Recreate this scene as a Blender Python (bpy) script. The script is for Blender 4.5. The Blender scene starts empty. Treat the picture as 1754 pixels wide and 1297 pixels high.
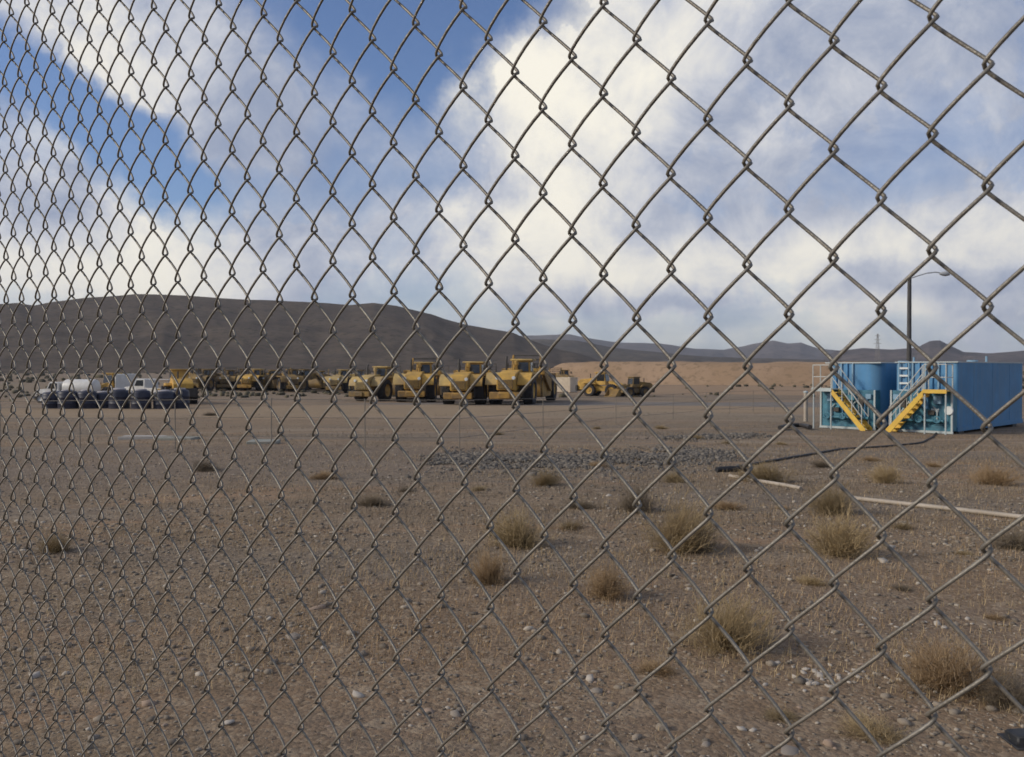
import bpy, math, random
import numpy as np
from mathutils import Vector, Matrix
R = math.radians
random.seed(7)
rng = np.random.default_rng(11)
scene = bpy.context.scene
col = scene.collection

# ------------------------------------------------------------------ camera
F = 1462.0; CX = 877.0; CY = 648.5; HZ = 632.0; CAMZ = 1.6      # photograph pixels
cam_d = bpy.data.cameras.new('camera'); cam = bpy.data.objects.new('camera', cam_d); col.objects.link(cam)
cam_d.sensor_width = 36.0; cam_d.lens = 36.0 * F / 1754.0
cam_d.clip_start = 0.02; cam_d.clip_end = 30000
cam_d.dof.use_dof = True; cam_d.dof.focus_distance = 1.25; cam_d.dof.aperture_fstop = 20
PITCH = math.atan((CY - HZ) / F)
cam.location = (0, 0, CAMZ); cam.rotation_euler = (R(90) - PITCH, 0, 0)
scene.camera = cam
scene.view_settings.view_transform = 'Standard'; scene.view_settings.look = 'None'
scene.view_settings.exposure = 0.5; scene.view_settings.gamma = 1.0
scene.view_settings.use_curve_mapping = False

def ray(px, py):
    u = (px - CX) / F; v = (CY - py) / F
    c, s = math.cos(PITCH), math.sin(PITCH)
    return Vector((u, c + v * s, -s + v * c))            # world direction
def at(px, py, Y):
    r = ray(px, py); k = Y / r.y
    return Vector((0, 0, CAMZ)) + r * k

# ------------------------------------------------------------------ world: sky with clouds
SUN_EL, SUN_AZ = R(27), R(258)          # azimuth clockwise from +Y: behind the camera, to its left
world = bpy.data.worlds.new('World'); scene.world = world; world.use_nodes = True
wn = world.node_tree.nodes; wl = world.node_tree.links
wn.clear()
def W(t, **k):
    n = wn.new(t)
    for a, b in k.items(): setattr(n, a, b)
    return n
def wset(sock, v):
    if hasattr(v, 'links') or isinstance(v, bpy.types.NodeSocket): wl.new(v, sock)
    else: sock.default_value = v
def wmath(op, a, b=None, c=None, clamp=False):
    n = W('ShaderNodeMath', operation=op, use_clamp=clamp)
    wset(n.inputs[0], a)
    if b is not None: wset(n.inputs[1], b)
    if c is not None: wset(n.inputs[2], c)
    return n.outputs[0]
def wnoise(vec, scale, detail=6, rough=.55, dist=0.):
    n = W('ShaderNodeTexNoise'); wset(n.inputs['Vector'], vec)
    n.inputs['Scale'].default_value = scale; n.inputs['Detail'].default_value = detail
    n.inputs['Roughness'].default_value = rough; n.inputs['Distortion'].default_value = dist
    return n
def wrange(v, a, b, c=0., d=1., smooth=True):
    n = W('ShaderNodeMapRange', interpolation_type='SMOOTHSTEP' if smooth else 'LINEAR')
    wset(n.inputs[0], v)
    for i, x in enumerate((a, b, c, d)): n.inputs[1 + i].default_value = x
    return n.outputs[0]
tc = W('ShaderNodeTexCoord'); sep = W('ShaderNodeSeparateXYZ'); wl.new(tc.outputs['Generated'], sep.inputs[0])
dx, dy, dz = sep.outputs
az = wmath('ARCTAN2', dx, dy); el = wmath('ARCSINE', dz)
comb = W('ShaderNodeCombineXYZ'); wl.new(az, comb.inputs[0]); wl.new(el, comb.inputs[1])
pl = comb.outputs[0]
# flat cloud-deck projection for streaks towards the horizon
den = wmath('ADD', wmath('MAXIMUM', dz, 0.0), 0.09)
deck = W('ShaderNodeCombineXYZ'); wl.new(wmath('DIVIDE', dx, den), deck.inputs[0]); wl.new(wmath('DIVIDE', dy, den), deck.inputs[1])
# warp of the layout so that blob edges become billowy
def wvec(op, a, b=None):
    n = W('ShaderNodeVectorMath', operation=op); wset(n.inputs[0], a)
    if b is not None: wset(n.inputs[1], b)
    return n
nz = wnoise(tc.outputs['Generated'], 5.0, 8, .62)
warp = wvec('SUBTRACT', nz.outputs['Color'], (.5, .5, .5))
warp = wvec('MULTIPLY', warp.outputs[0], (.20, .15, 0))
plw = wvec('ADD', pl, warp.outputs[0]).outputs[0]
def azel(px, py):
    r = ray(px, py).normalized(); return math.atan2(r.x, r.y), math.asin(r.z)
def blob(px, py, rx, ry, ang, w):
    a, e = azel(px, py)
    m = W('ShaderNodeMapping', vector_type='TEXTURE')
    wl.new(plw, m.inputs[0]); m.inputs['Location'].default_value = (a, e, 0)
    m.inputs['Rotation'].default_value = (0, 0, R(ang)); m.inputs['Scale'].default_value = (rx / F, ry / F, 1)
    L = wvec('LENGTH', m.outputs[0]).outputs['Value']
    return wrange(L, 1.25, 0.15, 0., w)
def field(base, lst):
    s = base
    for b in lst: s = wmath('ADD', s, blob(*b))
    return s
n_cov = wnoise(tc.outputs['Generated'], 2.6, 9, .58, .3).outputs['Fac']
n_deck = wnoise(deck.outputs[0], .55, 8, .6, .2).outputs['Fac']
n_fine = wnoise(tc.outputs['Generated'], 9.0, 8, .6, .2).outputs['Fac']
cov0 = wmath('ADD', wmath('MULTIPLY', wmath('SUBTRACT', n_cov, .5), 1.4), wmath('MULTIPLY', wmath('SUBTRACT', n_deck, .5), .55))
cov0 = wmath('ADD', cov0, wmath('MULTIPLY', wmath('SUBTRACT', n_fine, .5), .8))
cov0 = wmath('ADD', cov0, .75)
COV = [   # cloud (+) and open blue (-): px, py, rx, ry, tilt, weight
    (230, 60, 330, 120, -25, .55), (420, 190, 230, 110, -30, .4), (90, 60, 160, 70, -20, .3),
    (150, 215, 330, 74, -33, -1.35), (300, 280, 140, 55, -30, -.55), (30, 130, 120, 70, -30, -.4),
    (120, 380, 360, 120, 0, .6), (420, 430, 420, 90, 0, .35),
    (700, 60, 300, 120, 0, -.95), (560, 20, 200, 60, 0, -.25), (900, 10, 140, 60, 0, -.5), (720, 170, 100, 110, 20, -.35), (600, 210, 170, 120, 0, -.18),
    (430, 320, 120, 45, -15, -.5), (640, 330, 130, 50, 0, -.3),
    (960, 260, 190, 250, 10, .95), (900, 140, 120, 90, 20, .5), (1120, 90, 260, 130, 25, .7), (960, 430, 300, 120, 0, .4),
    (1350, 30, 300, 90, 0, .45), (1620, 40, 260, 120, 0, .45),
    (1300, 235, 200, 90, -8, -.10), (1560, 250, 260, 100, 0, -.12), (1000, 50, 70, 40, 30, -.4),
    (1260, 270, 250, 160, 0, .50), (1600, 180, 260, 120, -15, .2), (1480, 460, 480, 120, 0, .55), (1700, 330, 200, 70, 0, .1), (1230, 330, 130, 50, 0, -.12),
]
cov = field(cov0, COV)
veil = wrange(cov, -.05, 1.25)
n_b = wnoise(tc.outputs['Generated'], 17.0, 9, .68, .4).outputs['Fac']
cum = wrange(wmath('ADD', cov, wmath('MULTIPLY', wmath('SUBTRACT', n_b, .5), .9)), .70, 1.12)
cover = wmath('MAXIMUM', wmath('MULTIPLY', veil, .85), cum)
TON = [   # sunlit (+) and shaded (-) cloud
    (960, 290, 210, 230, 10, .48), (880, 150, 130, 80, 20, .4), (1130, 80, 230, 120, 25, .38), (930, 400, 200, 110, 0, .2),
    (120, 60, 220, 110, -20, .6), (15, 250, 90, 60, 0, .5), (230, 300, 90, 40, 0, .3), (250, 390, 230, 110, 0, .22),
    (90, 470, 260, 60, 0, .3), (430, 160, 200, 120, -25, -.05), (100, 330, 160, 60, 0, -.15), (560, 330, 300, 90, 0, -.12), (560, 440, 300, 70, 0, .0),
    (1500, 430, 420, 70, 0, .16), (1250, 450, 260, 60, 0, .2), (1500, 550, 500, 40, 0, .08), (1600, 60, 260, 120, 0, -.12), (1450, 220, 380, 140, 0, -.1),
    (1180, 520, 160, 30, 0, -.25), (1600, 490, 240, 40, 0, -.3), (1000, 500, 200, 40, 0, -.2), (1040, 170, 80, 50, 0, -.35), (880, 330, 70, 40, 0, -.25),
]
n_t = wnoise(tc.outputs['Generated'], 4.2, 8, .6, .4).outputs['Fac']
n_t2 = wnoise(tc.outputs['Generated'], 10.0, 9, .66, .5).outputs['Fac']
ton0 = wmath('ADD', wmath('MULTIPLY', wmath('SUBTRACT', n_t, .5), 1.5), .34)
ton0 = wmath('ADD', ton0, wmath('MULTIPLY', wmath('SUBTRACT', n_t2, .5), 1.4))
ton0 = wmath('ADD', ton0, wmath('MULTIPLY', wmath('SUBTRACT', n_deck, .5), .8))
ton0 = wmath('ADD', ton0, wrange(el, R(15), R(1), 0., .26))
ton = field(ton0, TON)
ton = wrange(ton, -.05, 1.15)
SKY_S = 0.085
cr = W('ShaderNodeValToRGB'); wl.new(ton, cr.inputs[0])
cr.color_ramp.elements[0].position = 0.0; cr.color_ramp.elements[0].color = (.21, .25, .35, 1)
cr.color_ramp.elements[1].position = 1.0; cr.color_ramp.elements[1].color = (.71, .675, .59, 1)
e_ = cr.color_ramp.elements.new(.45); e_.color = (.42, .435, .48, 1)
csc = W('ShaderNodeMix', data_type='RGBA', blend_type='MULTIPLY'); csc.inputs['Factor'].default_value = 1
wl.new(cr.outputs[0], csc.inputs['A']); csc.inputs['B'].default_value = (1 / SKY_S,) * 3 + (1,)
sky = W('ShaderNodeTexSky', sky_type='NISHITA'); sky.sun_disc = False
sky.sun_elevation = SUN_EL; sky.sun_rotation = SUN_AZ; sky.air_density = 1.0; sky.dust_density = .6; sky.ozone_density = 2.5
mix = W('ShaderNodeMix', data_type='RGBA'); wl.new(cover, mix.inputs['Factor'])
sct = W('ShaderNodeMix', data_type='RGBA', blend_type='MULTIPLY'); sct.inputs['Factor'].default_value = 1
wl.new(sky.outputs[0], sct.inputs['A']); sct.inputs['B'].default_value = (.76, .82, 1.0, 1)
wl.new(sct.outputs['Result'], mix.inputs['A']); wl.new(csc.outputs['Result'], mix.inputs['B'])
bg = W('ShaderNodeBackground'); bg.inputs['Strength'].default_value = SKY_S
wl.new(mix.outputs['Result'], bg.inputs['Color'])
wo = W('ShaderNodeOutputWorld'); wl.new(bg.outputs[0], wo.inputs['Surface'])

# ------------------------------------------------------------------ sun behind thin cloud
sd = bpy.data.lights.new('sun', 'SUN'); sun = bpy.data.objects.new('sun', sd); col.objects.link(sun)
sd.energy = 2.1; sd.angle = R(10); sd.color = (1, .90, .75)
sdir = Vector((math.sin(SUN_AZ) * math.cos(SUN_EL), math.cos(SUN_AZ) * math.cos(SUN_EL), math.sin(SUN_EL)))
sun.rotation_euler = (-sdir).to_track_quat('-Z', 'Y').to_euler()
sun.location = (-20, -20, 30)

# ------------------------------------------------------------------ helpers: materials
def srgb(r, g, b):
    f = lambda c: c / 12.92 if c <= .04045 else ((c + .055) / 1.055) ** 2.4
    return (f(r / 255), f(g / 255), f(b / 255))
def mat(name, c, rough=.7, var=.25, scale=3., dust=0., dustc=(.24, .19, .14), metal=0., bump=0., bscale=30., spec=.4, c2=None, pos=False, streak=False):
    m = bpy.data.materials.new(name); m.use_nodes = True
    nt = m.node_tree; N = nt.nodes; L = nt.links
    b = N['Principled BSDF']
    b.inputs['Roughness'].default_value = rough; b.inputs['Metallic'].default_value = metal
    b.inputs['Specular IOR Level'].default_value = spec
    t = N.new('ShaderNodeTexCoord'); n = N.new('ShaderNodeTexNoise')
    tco = N.new('ShaderNodeNewGeometry').outputs['Position'] if pos else t.outputs['Object']
    L.new(tco, n.inputs['Vector']); n.inputs['Scale'].default_value = scale
    n.inputs['Detail'].default_value = 6; n.inputs['Roughness'].default_value = .62
    r = N.new('ShaderNodeValToRGB'); L.new(n.outputs['Fac'], r.inputs[0])
    r.color_ramp.elements[0].position = .28; r.color_ramp.elements[1].position = .72
    a = c2 if c2 else tuple(x * (1 - var) for x in c)
    z = c if c2 else tuple(min(1, x * (1 + var)) for x in c)
    r.color_ramp.elements[0].color = a + (1,); r.color_ramp.elements[1].color = z + (1,)
    out = r.outputs[0]
    if dust:
        n2 = N.new('ShaderNodeTexNoise')
        if streak:
            mp = N.new('ShaderNodeMapping'); L.new(tco, mp.inputs[0]); mp.inputs['Scale'].default_value = (5, 5, .5); L.new(mp.outputs[0], n2.inputs['Vector'])
        else: L.new(tco, n2.inputs['Vector'])
        n2.inputs['Scale'].default_value = scale * .6; n2.inputs['Detail'].default_value = 8; n2.inputs['Roughness'].default_value = .7
        mr = N.new('ShaderNodeMapRange'); L.new(n2.outputs['Fac'], mr.inputs[0])
        mr.inputs[1].default_value = .40; mr.inputs[2].default_value = .68; mr.inputs[4].default_value = dust
        mx = N.new('ShaderNodeMix'); mx.data_type = 'RGBA'; L.new(mr.outputs[0], mx.inputs['Factor'])
        L.new(out, mx.inputs['A']); mx.inputs['B'].default_value = dustc + (1,); out = mx.outputs['Result']
    L.new(out, b.inputs['Base Color'])
    if bump:
        n3 = N.new('ShaderNodeTexNoise'); L.new(t.outputs['Object'], n3.inputs['Vector'])
        n3.inputs['Scale'].default_value = bscale; n3.inputs['Detail'].default_value = 5
        bp = N.new('ShaderNodeBump'); bp.inputs['Strength'].default_value = bump; bp.inputs['Distance'].default_value = .02
        L.new(n3.outputs['Fac'], bp.inputs['Height']); L.new(bp.outputs[0], b.inputs['Normal'])
    return m

def tint_mat(name, ca, cb, rough=.85, cc=None):
    """colour picked per piece through the 'tint' attribute"""
    m = bpy.data.materials.new(name); m.use_nodes = True
    N = m.node_tree.nodes; L = m.node_tree.links; b = N['Principled BSDF']
    b.inputs['Roughness'].default_value = rough; b.inputs['Specular IOR Level'].default_value = .25
    a = N.new('ShaderNodeAttribute'); a.attribute_name = 'tint'
    r = N.new('ShaderNodeValToRGB'); L.new(a.outputs['Fac'], r.inputs[0])
    r.color_ramp.elements[0].color = ca + (1,); r.color_ramp.elements[1].color = cb + (1,)
    if cc:
        r.color_ramp.elements[1].position = .86; e = r.color_ramp.elements.new(1.); e.color = cc + (1,)
    t = N.new('ShaderNodeTexCoord'); n = N.new('ShaderNodeTexNoise'); L.new(t.outputs['Object'], n.inputs['Vector'])
    n.inputs['Scale'].default_value = 60; n.inputs['Detail'].default_value = 4
    mr = N.new('ShaderNodeMapRange'); L.new(n.outputs['Fac'], mr.inputs[0]); mr.inputs[3].default_value = .75; mr.inputs[4].default_value = 1.25
    mx = N.new('ShaderNodeMix'); mx.data_type = 'RGBA'; mx.blend_type = 'MULTIPLY'; mx.inputs['Factor'].default_value = 1
    L.new(r.outputs[0], mx.inputs['A']); L.new(mr.outputs[0], mx.inputs['B']); L.new(mx.outputs['Result'], b.inputs['Base Color'])
    return m

M = {}
DUST = (.23, .18, .135)
M['yellow'] = mat('machine_yellow', (.56, .335, .065), .6, .25, 1.1, .8, (.19, .125, .06), pos=True)
M['yellow_pale'] = mat('machine_yellow_faded', (.50, .35, .12), .6, .2, 1.1, .85, (.22, .16, .10), pos=True)
M['yellow_old'] = mat('machine_yellow_weathered', (.25, .155, .042), .7, .35, 1.1, .9, (.11, .085, .06), pos=True)
M['yellow_worn'] = mat('machine_yellow_worn', (.36, .205, .042), .7, .35, 1.4, 1., (.13, .09, .055), pos=True)
M['tyre'] = mat('tyre_rubber', (.022, .022, .026), .85, .3, 3, .35, (.10, .08, .065))
M['glass_dark'] = mat('cab_glass', (.02, .024, .028), .12, .2, 2, .25, (.08, .07, .06), spec=.6)
M['dark_metal'] = mat('dark_steel', (.035, .033, .031), .6, .3, 4, .4, (.10, .08, .06))
M['white_paint'] = mat('white_vehicle_paint', (.62, .61, .58), .4, .08, 2, .35, (.34, .29, .23))
M['cream'] = mat('cream_container', (.55, .47, .36), .6, .12, 1, .4, (.35, .27, .2))
M['tank_blue'] = mat('tank_blue', (.066, .215, .40), .6, .18, .9, .6, (.13, .22, .30), streak=True, bump=.05, bscale=4)
M['tank_teal'] = mat('tank_teal_weathered', (.055, .20, .27), .55, .35, 2.6, .75, (.025, .07, .12), bump=.05, bscale=6)
M['tank_light'] = mat('tank_pale_blue', (.20, .33, .44), .5, .15, 2, .3, (.12, .18, .22))
M['stair_yellow'] = mat('safety_yellow', (.66, .44, .06), .5, .15, 3, .5, (.50, .25, .07))
M['rail'] = mat('galvanised_rail', (.46, .47, .44), .45, .12, 5)
M['pale_edge'] = mat('pale_trim', (.42, .47, .47), .5, .15, 4, .3, (.25, .27, .26))
M['valve'] = mat('valve_white', (.6, .63, .62), .4, .1, 4)
M['rubber'] = mat('black_hose_rubber', (.018, .018, .02), .6, .3, 4, .3, (.09, .07, .055))
M['pvc'] = mat('pale_pipe', (.37, .32, .26), .6, .15, 3, .5, (.24, .19, .14))
M['pole_wood'] = mat('dark_pole', (.055, .052, .05), .7, .3, 3)
M['lamp'] = mat('lamp_head_grey', (.35, .36, .37), .45, .1, 4)
M['galv'] = mat('galvanised_wire', (.195, .18, .155), .48, .28, 40, .5, (.125, .10, .072), metal=.35, bump=.15, bscale=350, spec=.5)
M['post'] = mat('fence_post_steel', (.19, .165, .135), .7, .2, 6)
M['slab'] = mat('pale_concrete', (.40, .38, .35), .8, .15, 2, .4, (.25, .21, .17), bump=.2)
M['slab_teal'] = mat('pale_teal_board', (.25, .265, .235), .8, .2, 2, .6, (.25, .2, .15))
M['black_plastic'] = mat('black_plastic', (.012, .015, .02), .6, .3, 9, .45, (.09, .075, .06))
M['red'] = mat('red_lamp', (.35, .04, .03), .4, .1, 3)

# ------------------------------------------------------------------ helpers: meshes and objects
def finish(me, mtl, smooth=40):
    if mtl: me.materials.append(mtl)
    if smooth:
        me.polygons.foreach_set('use_smooth', [True] * len(me.polygons))
        me.set_sharp_from_angle(angle=R(smooth))
    me.update()
class MB:
    def __init__(s): s.v = []; s.f = []
    def add(s, vs, fs):
        o = len(s.v); s.v += [tuple(p) for p in vs]; s.f += [tuple(i + o for i in f) for f in fs]; return s
    def box(s, x0, x1, y0, y1, z0, z1):
        return s.hexa([(x0, y0, z0), (x1, y0, z0), (x1, y1, z0), (x0, y1, z0), (x0, y0, z1), (x1, y0, z1), (x1, y1, z1), (x0, y1, z1)])
    def hexa(s, p):
        return s.add(p, [(0, 3, 2, 1), (4, 5, 6, 7), (0, 1, 5, 4), (1, 2, 6, 5), (2, 3, 7, 6), (3, 0, 4, 7)])
    def prism(s, poly, y0, y1, axis='y'):
        n = len(poly); P = lambda a, b, t: (a, t, b) if axis == 'y' else ((t, a, b) if axis == 'x' else (a, b, t))
        vs = [P(a, b, y0) for a, b in poly] + [P(a, b, y1) for a, b in poly]
        fs = [tuple(range(n)), tuple(range(2 * n - 1, n - 1, -1))] + [(i, i + n, (i + 1) % n + n, (i + 1) % n) for i in range(n)]
        return s.add(vs, fs)
    def tube(s, pts, r, n=8, caps=True):
        pts = [Vector(p) for p in pts]; rs = r if isinstance(r, (list, tuple)) else [r] * len(pts)
        vs = []; fs = []; prev = None
        for i, p in enumerate(pts):
            t = (pts[min(i + 1, len(pts) - 1)] - pts[max(i - 1, 0)]).normalized()
            if prev is None:
                a = Vector((0, 0, 1)) if abs(t.z) < .9 else Vector((1, 0, 0))
                prev = t.cross(a).normalized()
            prev = (prev - t * prev.dot(t)).normalized(); q = t.cross(prev)
            for k in range(n):
                an = 2 * math.pi * k / n
                vs.append(p + (prev * math.cos(an) + q * math.sin(an)) * rs[i])
        for i in range(len(pts) - 1):
            for k in range(n):
                k2 = (k + 1) % n
                fs.append((i * n + k, i * n + k2, (i + 1) * n + k2, (i + 1) * n + k))
        if caps: fs += [tuple(range(n - 1, -1, -1)), tuple((len(pts) - 1) * n + k for k in range(n))]
        return s.add(vs, fs)
    def bar(s, a, b, r, n=8): return s.tube([a, b], r, n)
    def lathe(s, prof, n=24, axis='y', c=(0, 0, 0)):
        """prof: (radius, offset along axis)"""
        m = len(prof); vs = []; fs = []
        for k in range(n):
            an = 2 * math.pi * k / n; ca, sa = math.cos(an), math.sin(an)
            for r, o in prof:
                if axis == 'y': p = (c[0] + r * ca, c[1] + o, c[2] + r * sa)
                elif axis == 'z': p = (c[0] + r * ca, c[1] + r * sa, c[2] + o)
                else: p = (c[0] + o, c[1] + r * ca, c[2] + r * sa)
                vs.append(p)
        for k in range(n):
            k2 = (k + 1) % n
            for j in range(m - 1): fs.append((k * m + j, k2 * m + j, k2 * m + j + 1, k * m + j + 1))
        return s.add(vs, fs)
    def mesh(s, name, mtl, smooth=40):
        me = bpy.data.meshes.new(name); me.from_pydata(s.v, [], s.f); finish(me, mtl, smooth); return me
    def build(s, name, mtl, parent=None, bevel=0., smooth=40, loc=None, rz=None):
        o = bpy.data.objects.new(name, s.mesh(name, mtl, smooth)); col.objects.link(o)
        if parent: o.parent = parent
        if loc: o.location = loc
        if rz is not None: o.rotation_euler.z = rz
        if bevel:
            b = o.modifiers.new('bevel', 'BEVEL'); b.width = bevel; b.segments = 1; b.limit_method = 'ANGLE'; b.angle_limit = R(40)
        return o
def np_mesh(name, V, Fc, mtl, tint=None, smooth=False):
    """V: (n,3) floats, Fc: (m,k) ints; fast"""
    V = np.asarray(V, np.float32); Fc = np.asarray(Fc, np.int32); k = Fc.shape[1]
    me = bpy.data.meshes.new(name)
    me.vertices.add(len(V)); me.vertices.foreach_set('co', V.ravel())
    me.loops.add(Fc.size); me.loops.foreach_set('vertex_index', Fc.ravel())
    me.polygons.add(len(Fc)); me.polygons.foreach_set('loop_start', np.arange(0, Fc.size, k, dtype=np.int32))
    me.polygons.foreach_set('loop_total', np.full(len(Fc), k, np.int32))
    if smooth: me.polygons.foreach_set('use_smooth', np.ones(len(Fc), bool))
    me.update(calc_edges=True); me.validate()
    if tint is not None:
        a = me.attributes.new('tint', 'FLOAT', 'POINT'); a.data.foreach_set('value', np.asarray(tint, np.float32))
    if mtl: me.materials.append(mtl)
    return me
def link(name, me, parent=None):
    o = bpy.data.objects.new(name, me); col.objects.link(o)
    if parent: o.parent = parent
    return o
def tag(o, label=None, cat=None, group=None, kind=None):
    if label: o['label'] = label
    if cat: o['category'] = cat
    if group: o['group'] = group
    if kind: o['kind'] = kind
    return o
def empty(name, loc=(0, 0, 0), rz=0., scale=1.):
    o = bpy.data.objects.new(name, None); col.objects.link(o)
    o.location = loc; o.rotation_euler.z = rz; o.scale = (scale,) * 3; o.empty_display_size = .3
    return o
def copy_tree(o, parent=None):
    c = o.copy(); col.objects.link(c)
    if parent: c.parent = parent
    for ch in list(o.children): copy_tree(ch, c)
    return c

# ------------------------------------------------------------------ terrain function
_tab = rng.random((256, 256))
def vnoise(x, y):
    x = np.asarray(x, float); y = np.asarray(y, float)
    xi = np.floor(x).astype(int); yi = np.floor(y).astype(int); fx = x - xi; fy = y - yi
    fx = fx * fx * (3 - 2 * fx); fy = fy * fy * (3 - 2 * fy)
    a = _tab[xi & 255, yi & 255]; b = _tab[(xi + 1) & 255, yi & 255]; c = _tab[xi & 255, (yi + 1) & 255]; d = _tab[(xi + 1) & 255, (yi + 1) & 255]
    return (a * (1 - fx) + b * fx) * (1 - fy) + (c * (1 - fx) + d * fx) * fy - .5
def fbm(x, y, o=4):
    s = 0; a = 1.
    for i in range(o): s = s + a * vnoise(x * 2 ** i + 17.3 * i, y * 2 ** i + 9.1 * i); a *= .5
    return s
PR = [0, 40, 80, 130, 300, 900, 2500, 6000, 12000]; PZ = [0, -1.17, -1.58, -1.8, -1.3, 2.5, 11, 28, 50]
def gz(x, y, fine=True):
    r = np.hypot(x, y); z = np.interp(r, PR, PZ)
    z = z + fbm(np.asarray(x) / 14., np.asarray(y) / 14., 3) * .16 * np.clip(r / 12, .1, 1) * np.clip(1 - r / 400., .0, 1)
    if fine:
        k = np.clip(1 - r / 60., 0, 1)
        z = z + k * (fbm(np.asarray(x) / 1.7 + 40, np.asarray(y) / 1.7 + 3, 4) * .05 + fbm(np.asarray(x) / .28, np.asarray(y) / .28 + 77, 2) * .012)
    return z
def hit(px, py):
    r = ray(px, py); o = Vector((0, 0, CAMZ)); lo = 1.0
    t = 1.0
    while t < 3000:
        p = o + r * t
        if p.z < gz(p.x, p.y): break
        lo = t; t *= 1.02
    hi = t
    for _ in range(30):
        m = (lo + hi) / 2; p = o + r * m
        if p.z < gz(p.x, p.y): hi = m
        else: lo = m
    p = o + r * hi
    return Vector((p.x, p.y, float(gz(p.x, p.y))))
def gp(x, y, dz=0.): return Vector((x, y, float(gz(x, y)) + dz))
def gpx(px, Y, dz=0.): return gp((px - CX) / F * Y, Y, dz)

# ------------------------------------------------------------------ ground material
def ground_material():
    m = bpy.data.materials.new('desert_dirt'); m.use_nodes = True
    N = m.node_tree.nodes; L = m.node_tree.links; b = N['Principled BSDF']
    b.inputs['Roughness'].default_value = .95; b.inputs['Specular IOR Level'].default_value = .12
    t = N.new('ShaderNodeTexCoord'); co = t.outputs['Object']
    def noise(sc, det=6, ro=.6, vec=None):
        n = N.new('ShaderNodeTexNoise'); L.new(vec or co, n.inputs['Vector']); n.inputs['Scale'].default_value = sc
        n.inputs['Detail'].default_value = det; n.inputs['Roughness'].default_value = ro; return n.outputs['Fac']
    def rng_(v, a, c, lo=0., hi=1.):
        n = N.new('ShaderNodeMapRange'); n.interpolation_type = 'SMOOTHSTEP'; L.new(v, n.inputs[0])
        for i, x in enumerate((a, c, lo, hi)): n.inputs[1 + i].default_value = x
        return n.outputs[0]
    def mx(f, a, c, mode='MIX'):
        n = N.new('ShaderNodeMix'); n.data_type = 'RGBA'; n.blend_type = mode
        for s, v in (('Factor', f), ('A', a), ('B', c)):
            if isinstance(v, bpy.types.NodeSocket): L.new(v, n.inputs[s])
            else: n.inputs[s].default_value = v if s == 'Factor' else tuple(v) + (1,)
        return n.outputs['Result']
    def mul(a, c, op='MULTIPLY'):
        n = N.new('ShaderNodeMath'); n.operation = op
        for i, v in enumerate((a, c)):
            if isinstance(v, bpy.types.NodeSocket): L.new(v, n.inputs[i])
            else: n.inputs[i].default_value = v
        return n.outputs[0]
    stretch = N.new('ShaderNodeMapping'); L.new(co, stretch.inputs[0]); stretch.inputs['Scale'].default_value = (.35, 1, 1)
    c = mx(rng_(noise(.5, 7, .65), .35, .65), (0.188, 0.137, 0.089), (0.235, 0.172, 0.114))
    c = mx(rng_(noise(.9, 7, .6, stretch.outputs[0]), .49, .66, 0, .85), c, (0.291, 0.186, 0.112))        # reddish sand
    c = mx(rng_(noise(.22, 7, .66, stretch.outputs[0]), .47, .58, 0, .9), c, (0.172, 0.140, 0.109))       # grey packed patches
    c = mx(rng_(noise(2.6, 8, .72, stretch.outputs[0]), .52, .70, 0, .75), c, (0.120, 0.085, 0.055))                           # damp / organic litter
    c = mx(rng_(noise(.34, 7, .62, stretch.outputs[0]), .56, .66, 0, .7), c, (.29, .235, .175))          # pale dry crust
    c = mx(rng_(noise(.55, 8, .7, stretch.outputs[0]), .57, .68, 0, .7), c, (.115, .090, .070))          # dark damp crust
    # tracks: pale packed dirt of the yard
    def zone(x, y, sx, sy, rot, col_, amt, edge=.5):
        nonlocal c
        p = N.new('ShaderNodeMapping'); p.vector_type = 'TEXTURE'; L.new(co, p.inputs[0])
        p.inputs['Location'].default_value = (x, y, 0); p.inputs['Rotation'].default_value = (0, 0, R(rot)); p.inputs['Scale'].default_value = (sx, sy, 1000)
        ln = N.new('ShaderNodeVectorMath'); ln.operation = 'LENGTH'; L.new(p.outputs[0], ln.inputs[0])
        d = mul(ln.outputs['Value'], mul(mul(noise(.12, 6, .65), .5, 'SUBTRACT'), 1.5), 'ADD')
        c = mx(rng_(d, 1.0 + edge * .5, 1.0 - edge * .5, 0, amt), c, col_)
    zone(-8, 62, 40, 11, 4, (0.314, 0.229, 0.143), .75)
    zone(-5, 46, 26, 4, 6, (0.228, 0.164, 0.107), .6)
    zone(13, 76, 26, 6, -3, (0.165, 0.156, 0.151), .95)
    zone(12, 52, 14, 5, -25, (0.228, 0.186, 0.134), .6)
    zone(-14, 20, 16, 6, 5, (0.178, 0.138, 0.106), .8)
    zone(3, 6.0, 4.5, 2.2, 10, (0.245, 0.164, 0.103), .5)
    zone(40, 140, 60, 30, 0, (0.342, 0.224, 0.134), .7)
    zone(-60, 160, 70, 40, 0, (0.216, 0.170, 0.117), .6)
    st2 = N.new('ShaderNodeMapping'); L.new(co, st2.inputs[0]); st2.inputs['Scale'].default_value = (.05, .42, 1); st2.inputs['Rotation'].default_value = (0, 0, R(6))
    far = N.new('ShaderNodeVectorMath'); far.operation = 'LENGTH'; L.new(co, far.inputs[0]); farf = rng_(far.outputs['Value'], 14, 34)
    c = mx(mul(farf, rng_(noise(1., 7, .65, st2.outputs[0]), .53, .66, 0, .6)), c, (0.308, 0.238, 0.184))
    c = mx(mul(farf, rng_(noise(1.7, 7, .65, st2.outputs[0]), .56, .68, 0, .6)), c, (0.129, 0.100, 0.086))
    # fine gravel speckle
    v = N.new('ShaderNodeTexVoronoi'); L.new(co, v.inputs['Vector']); v.inputs['Scale'].default_value = 34; v.inputs['Randomness'].default_value = 1
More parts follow.
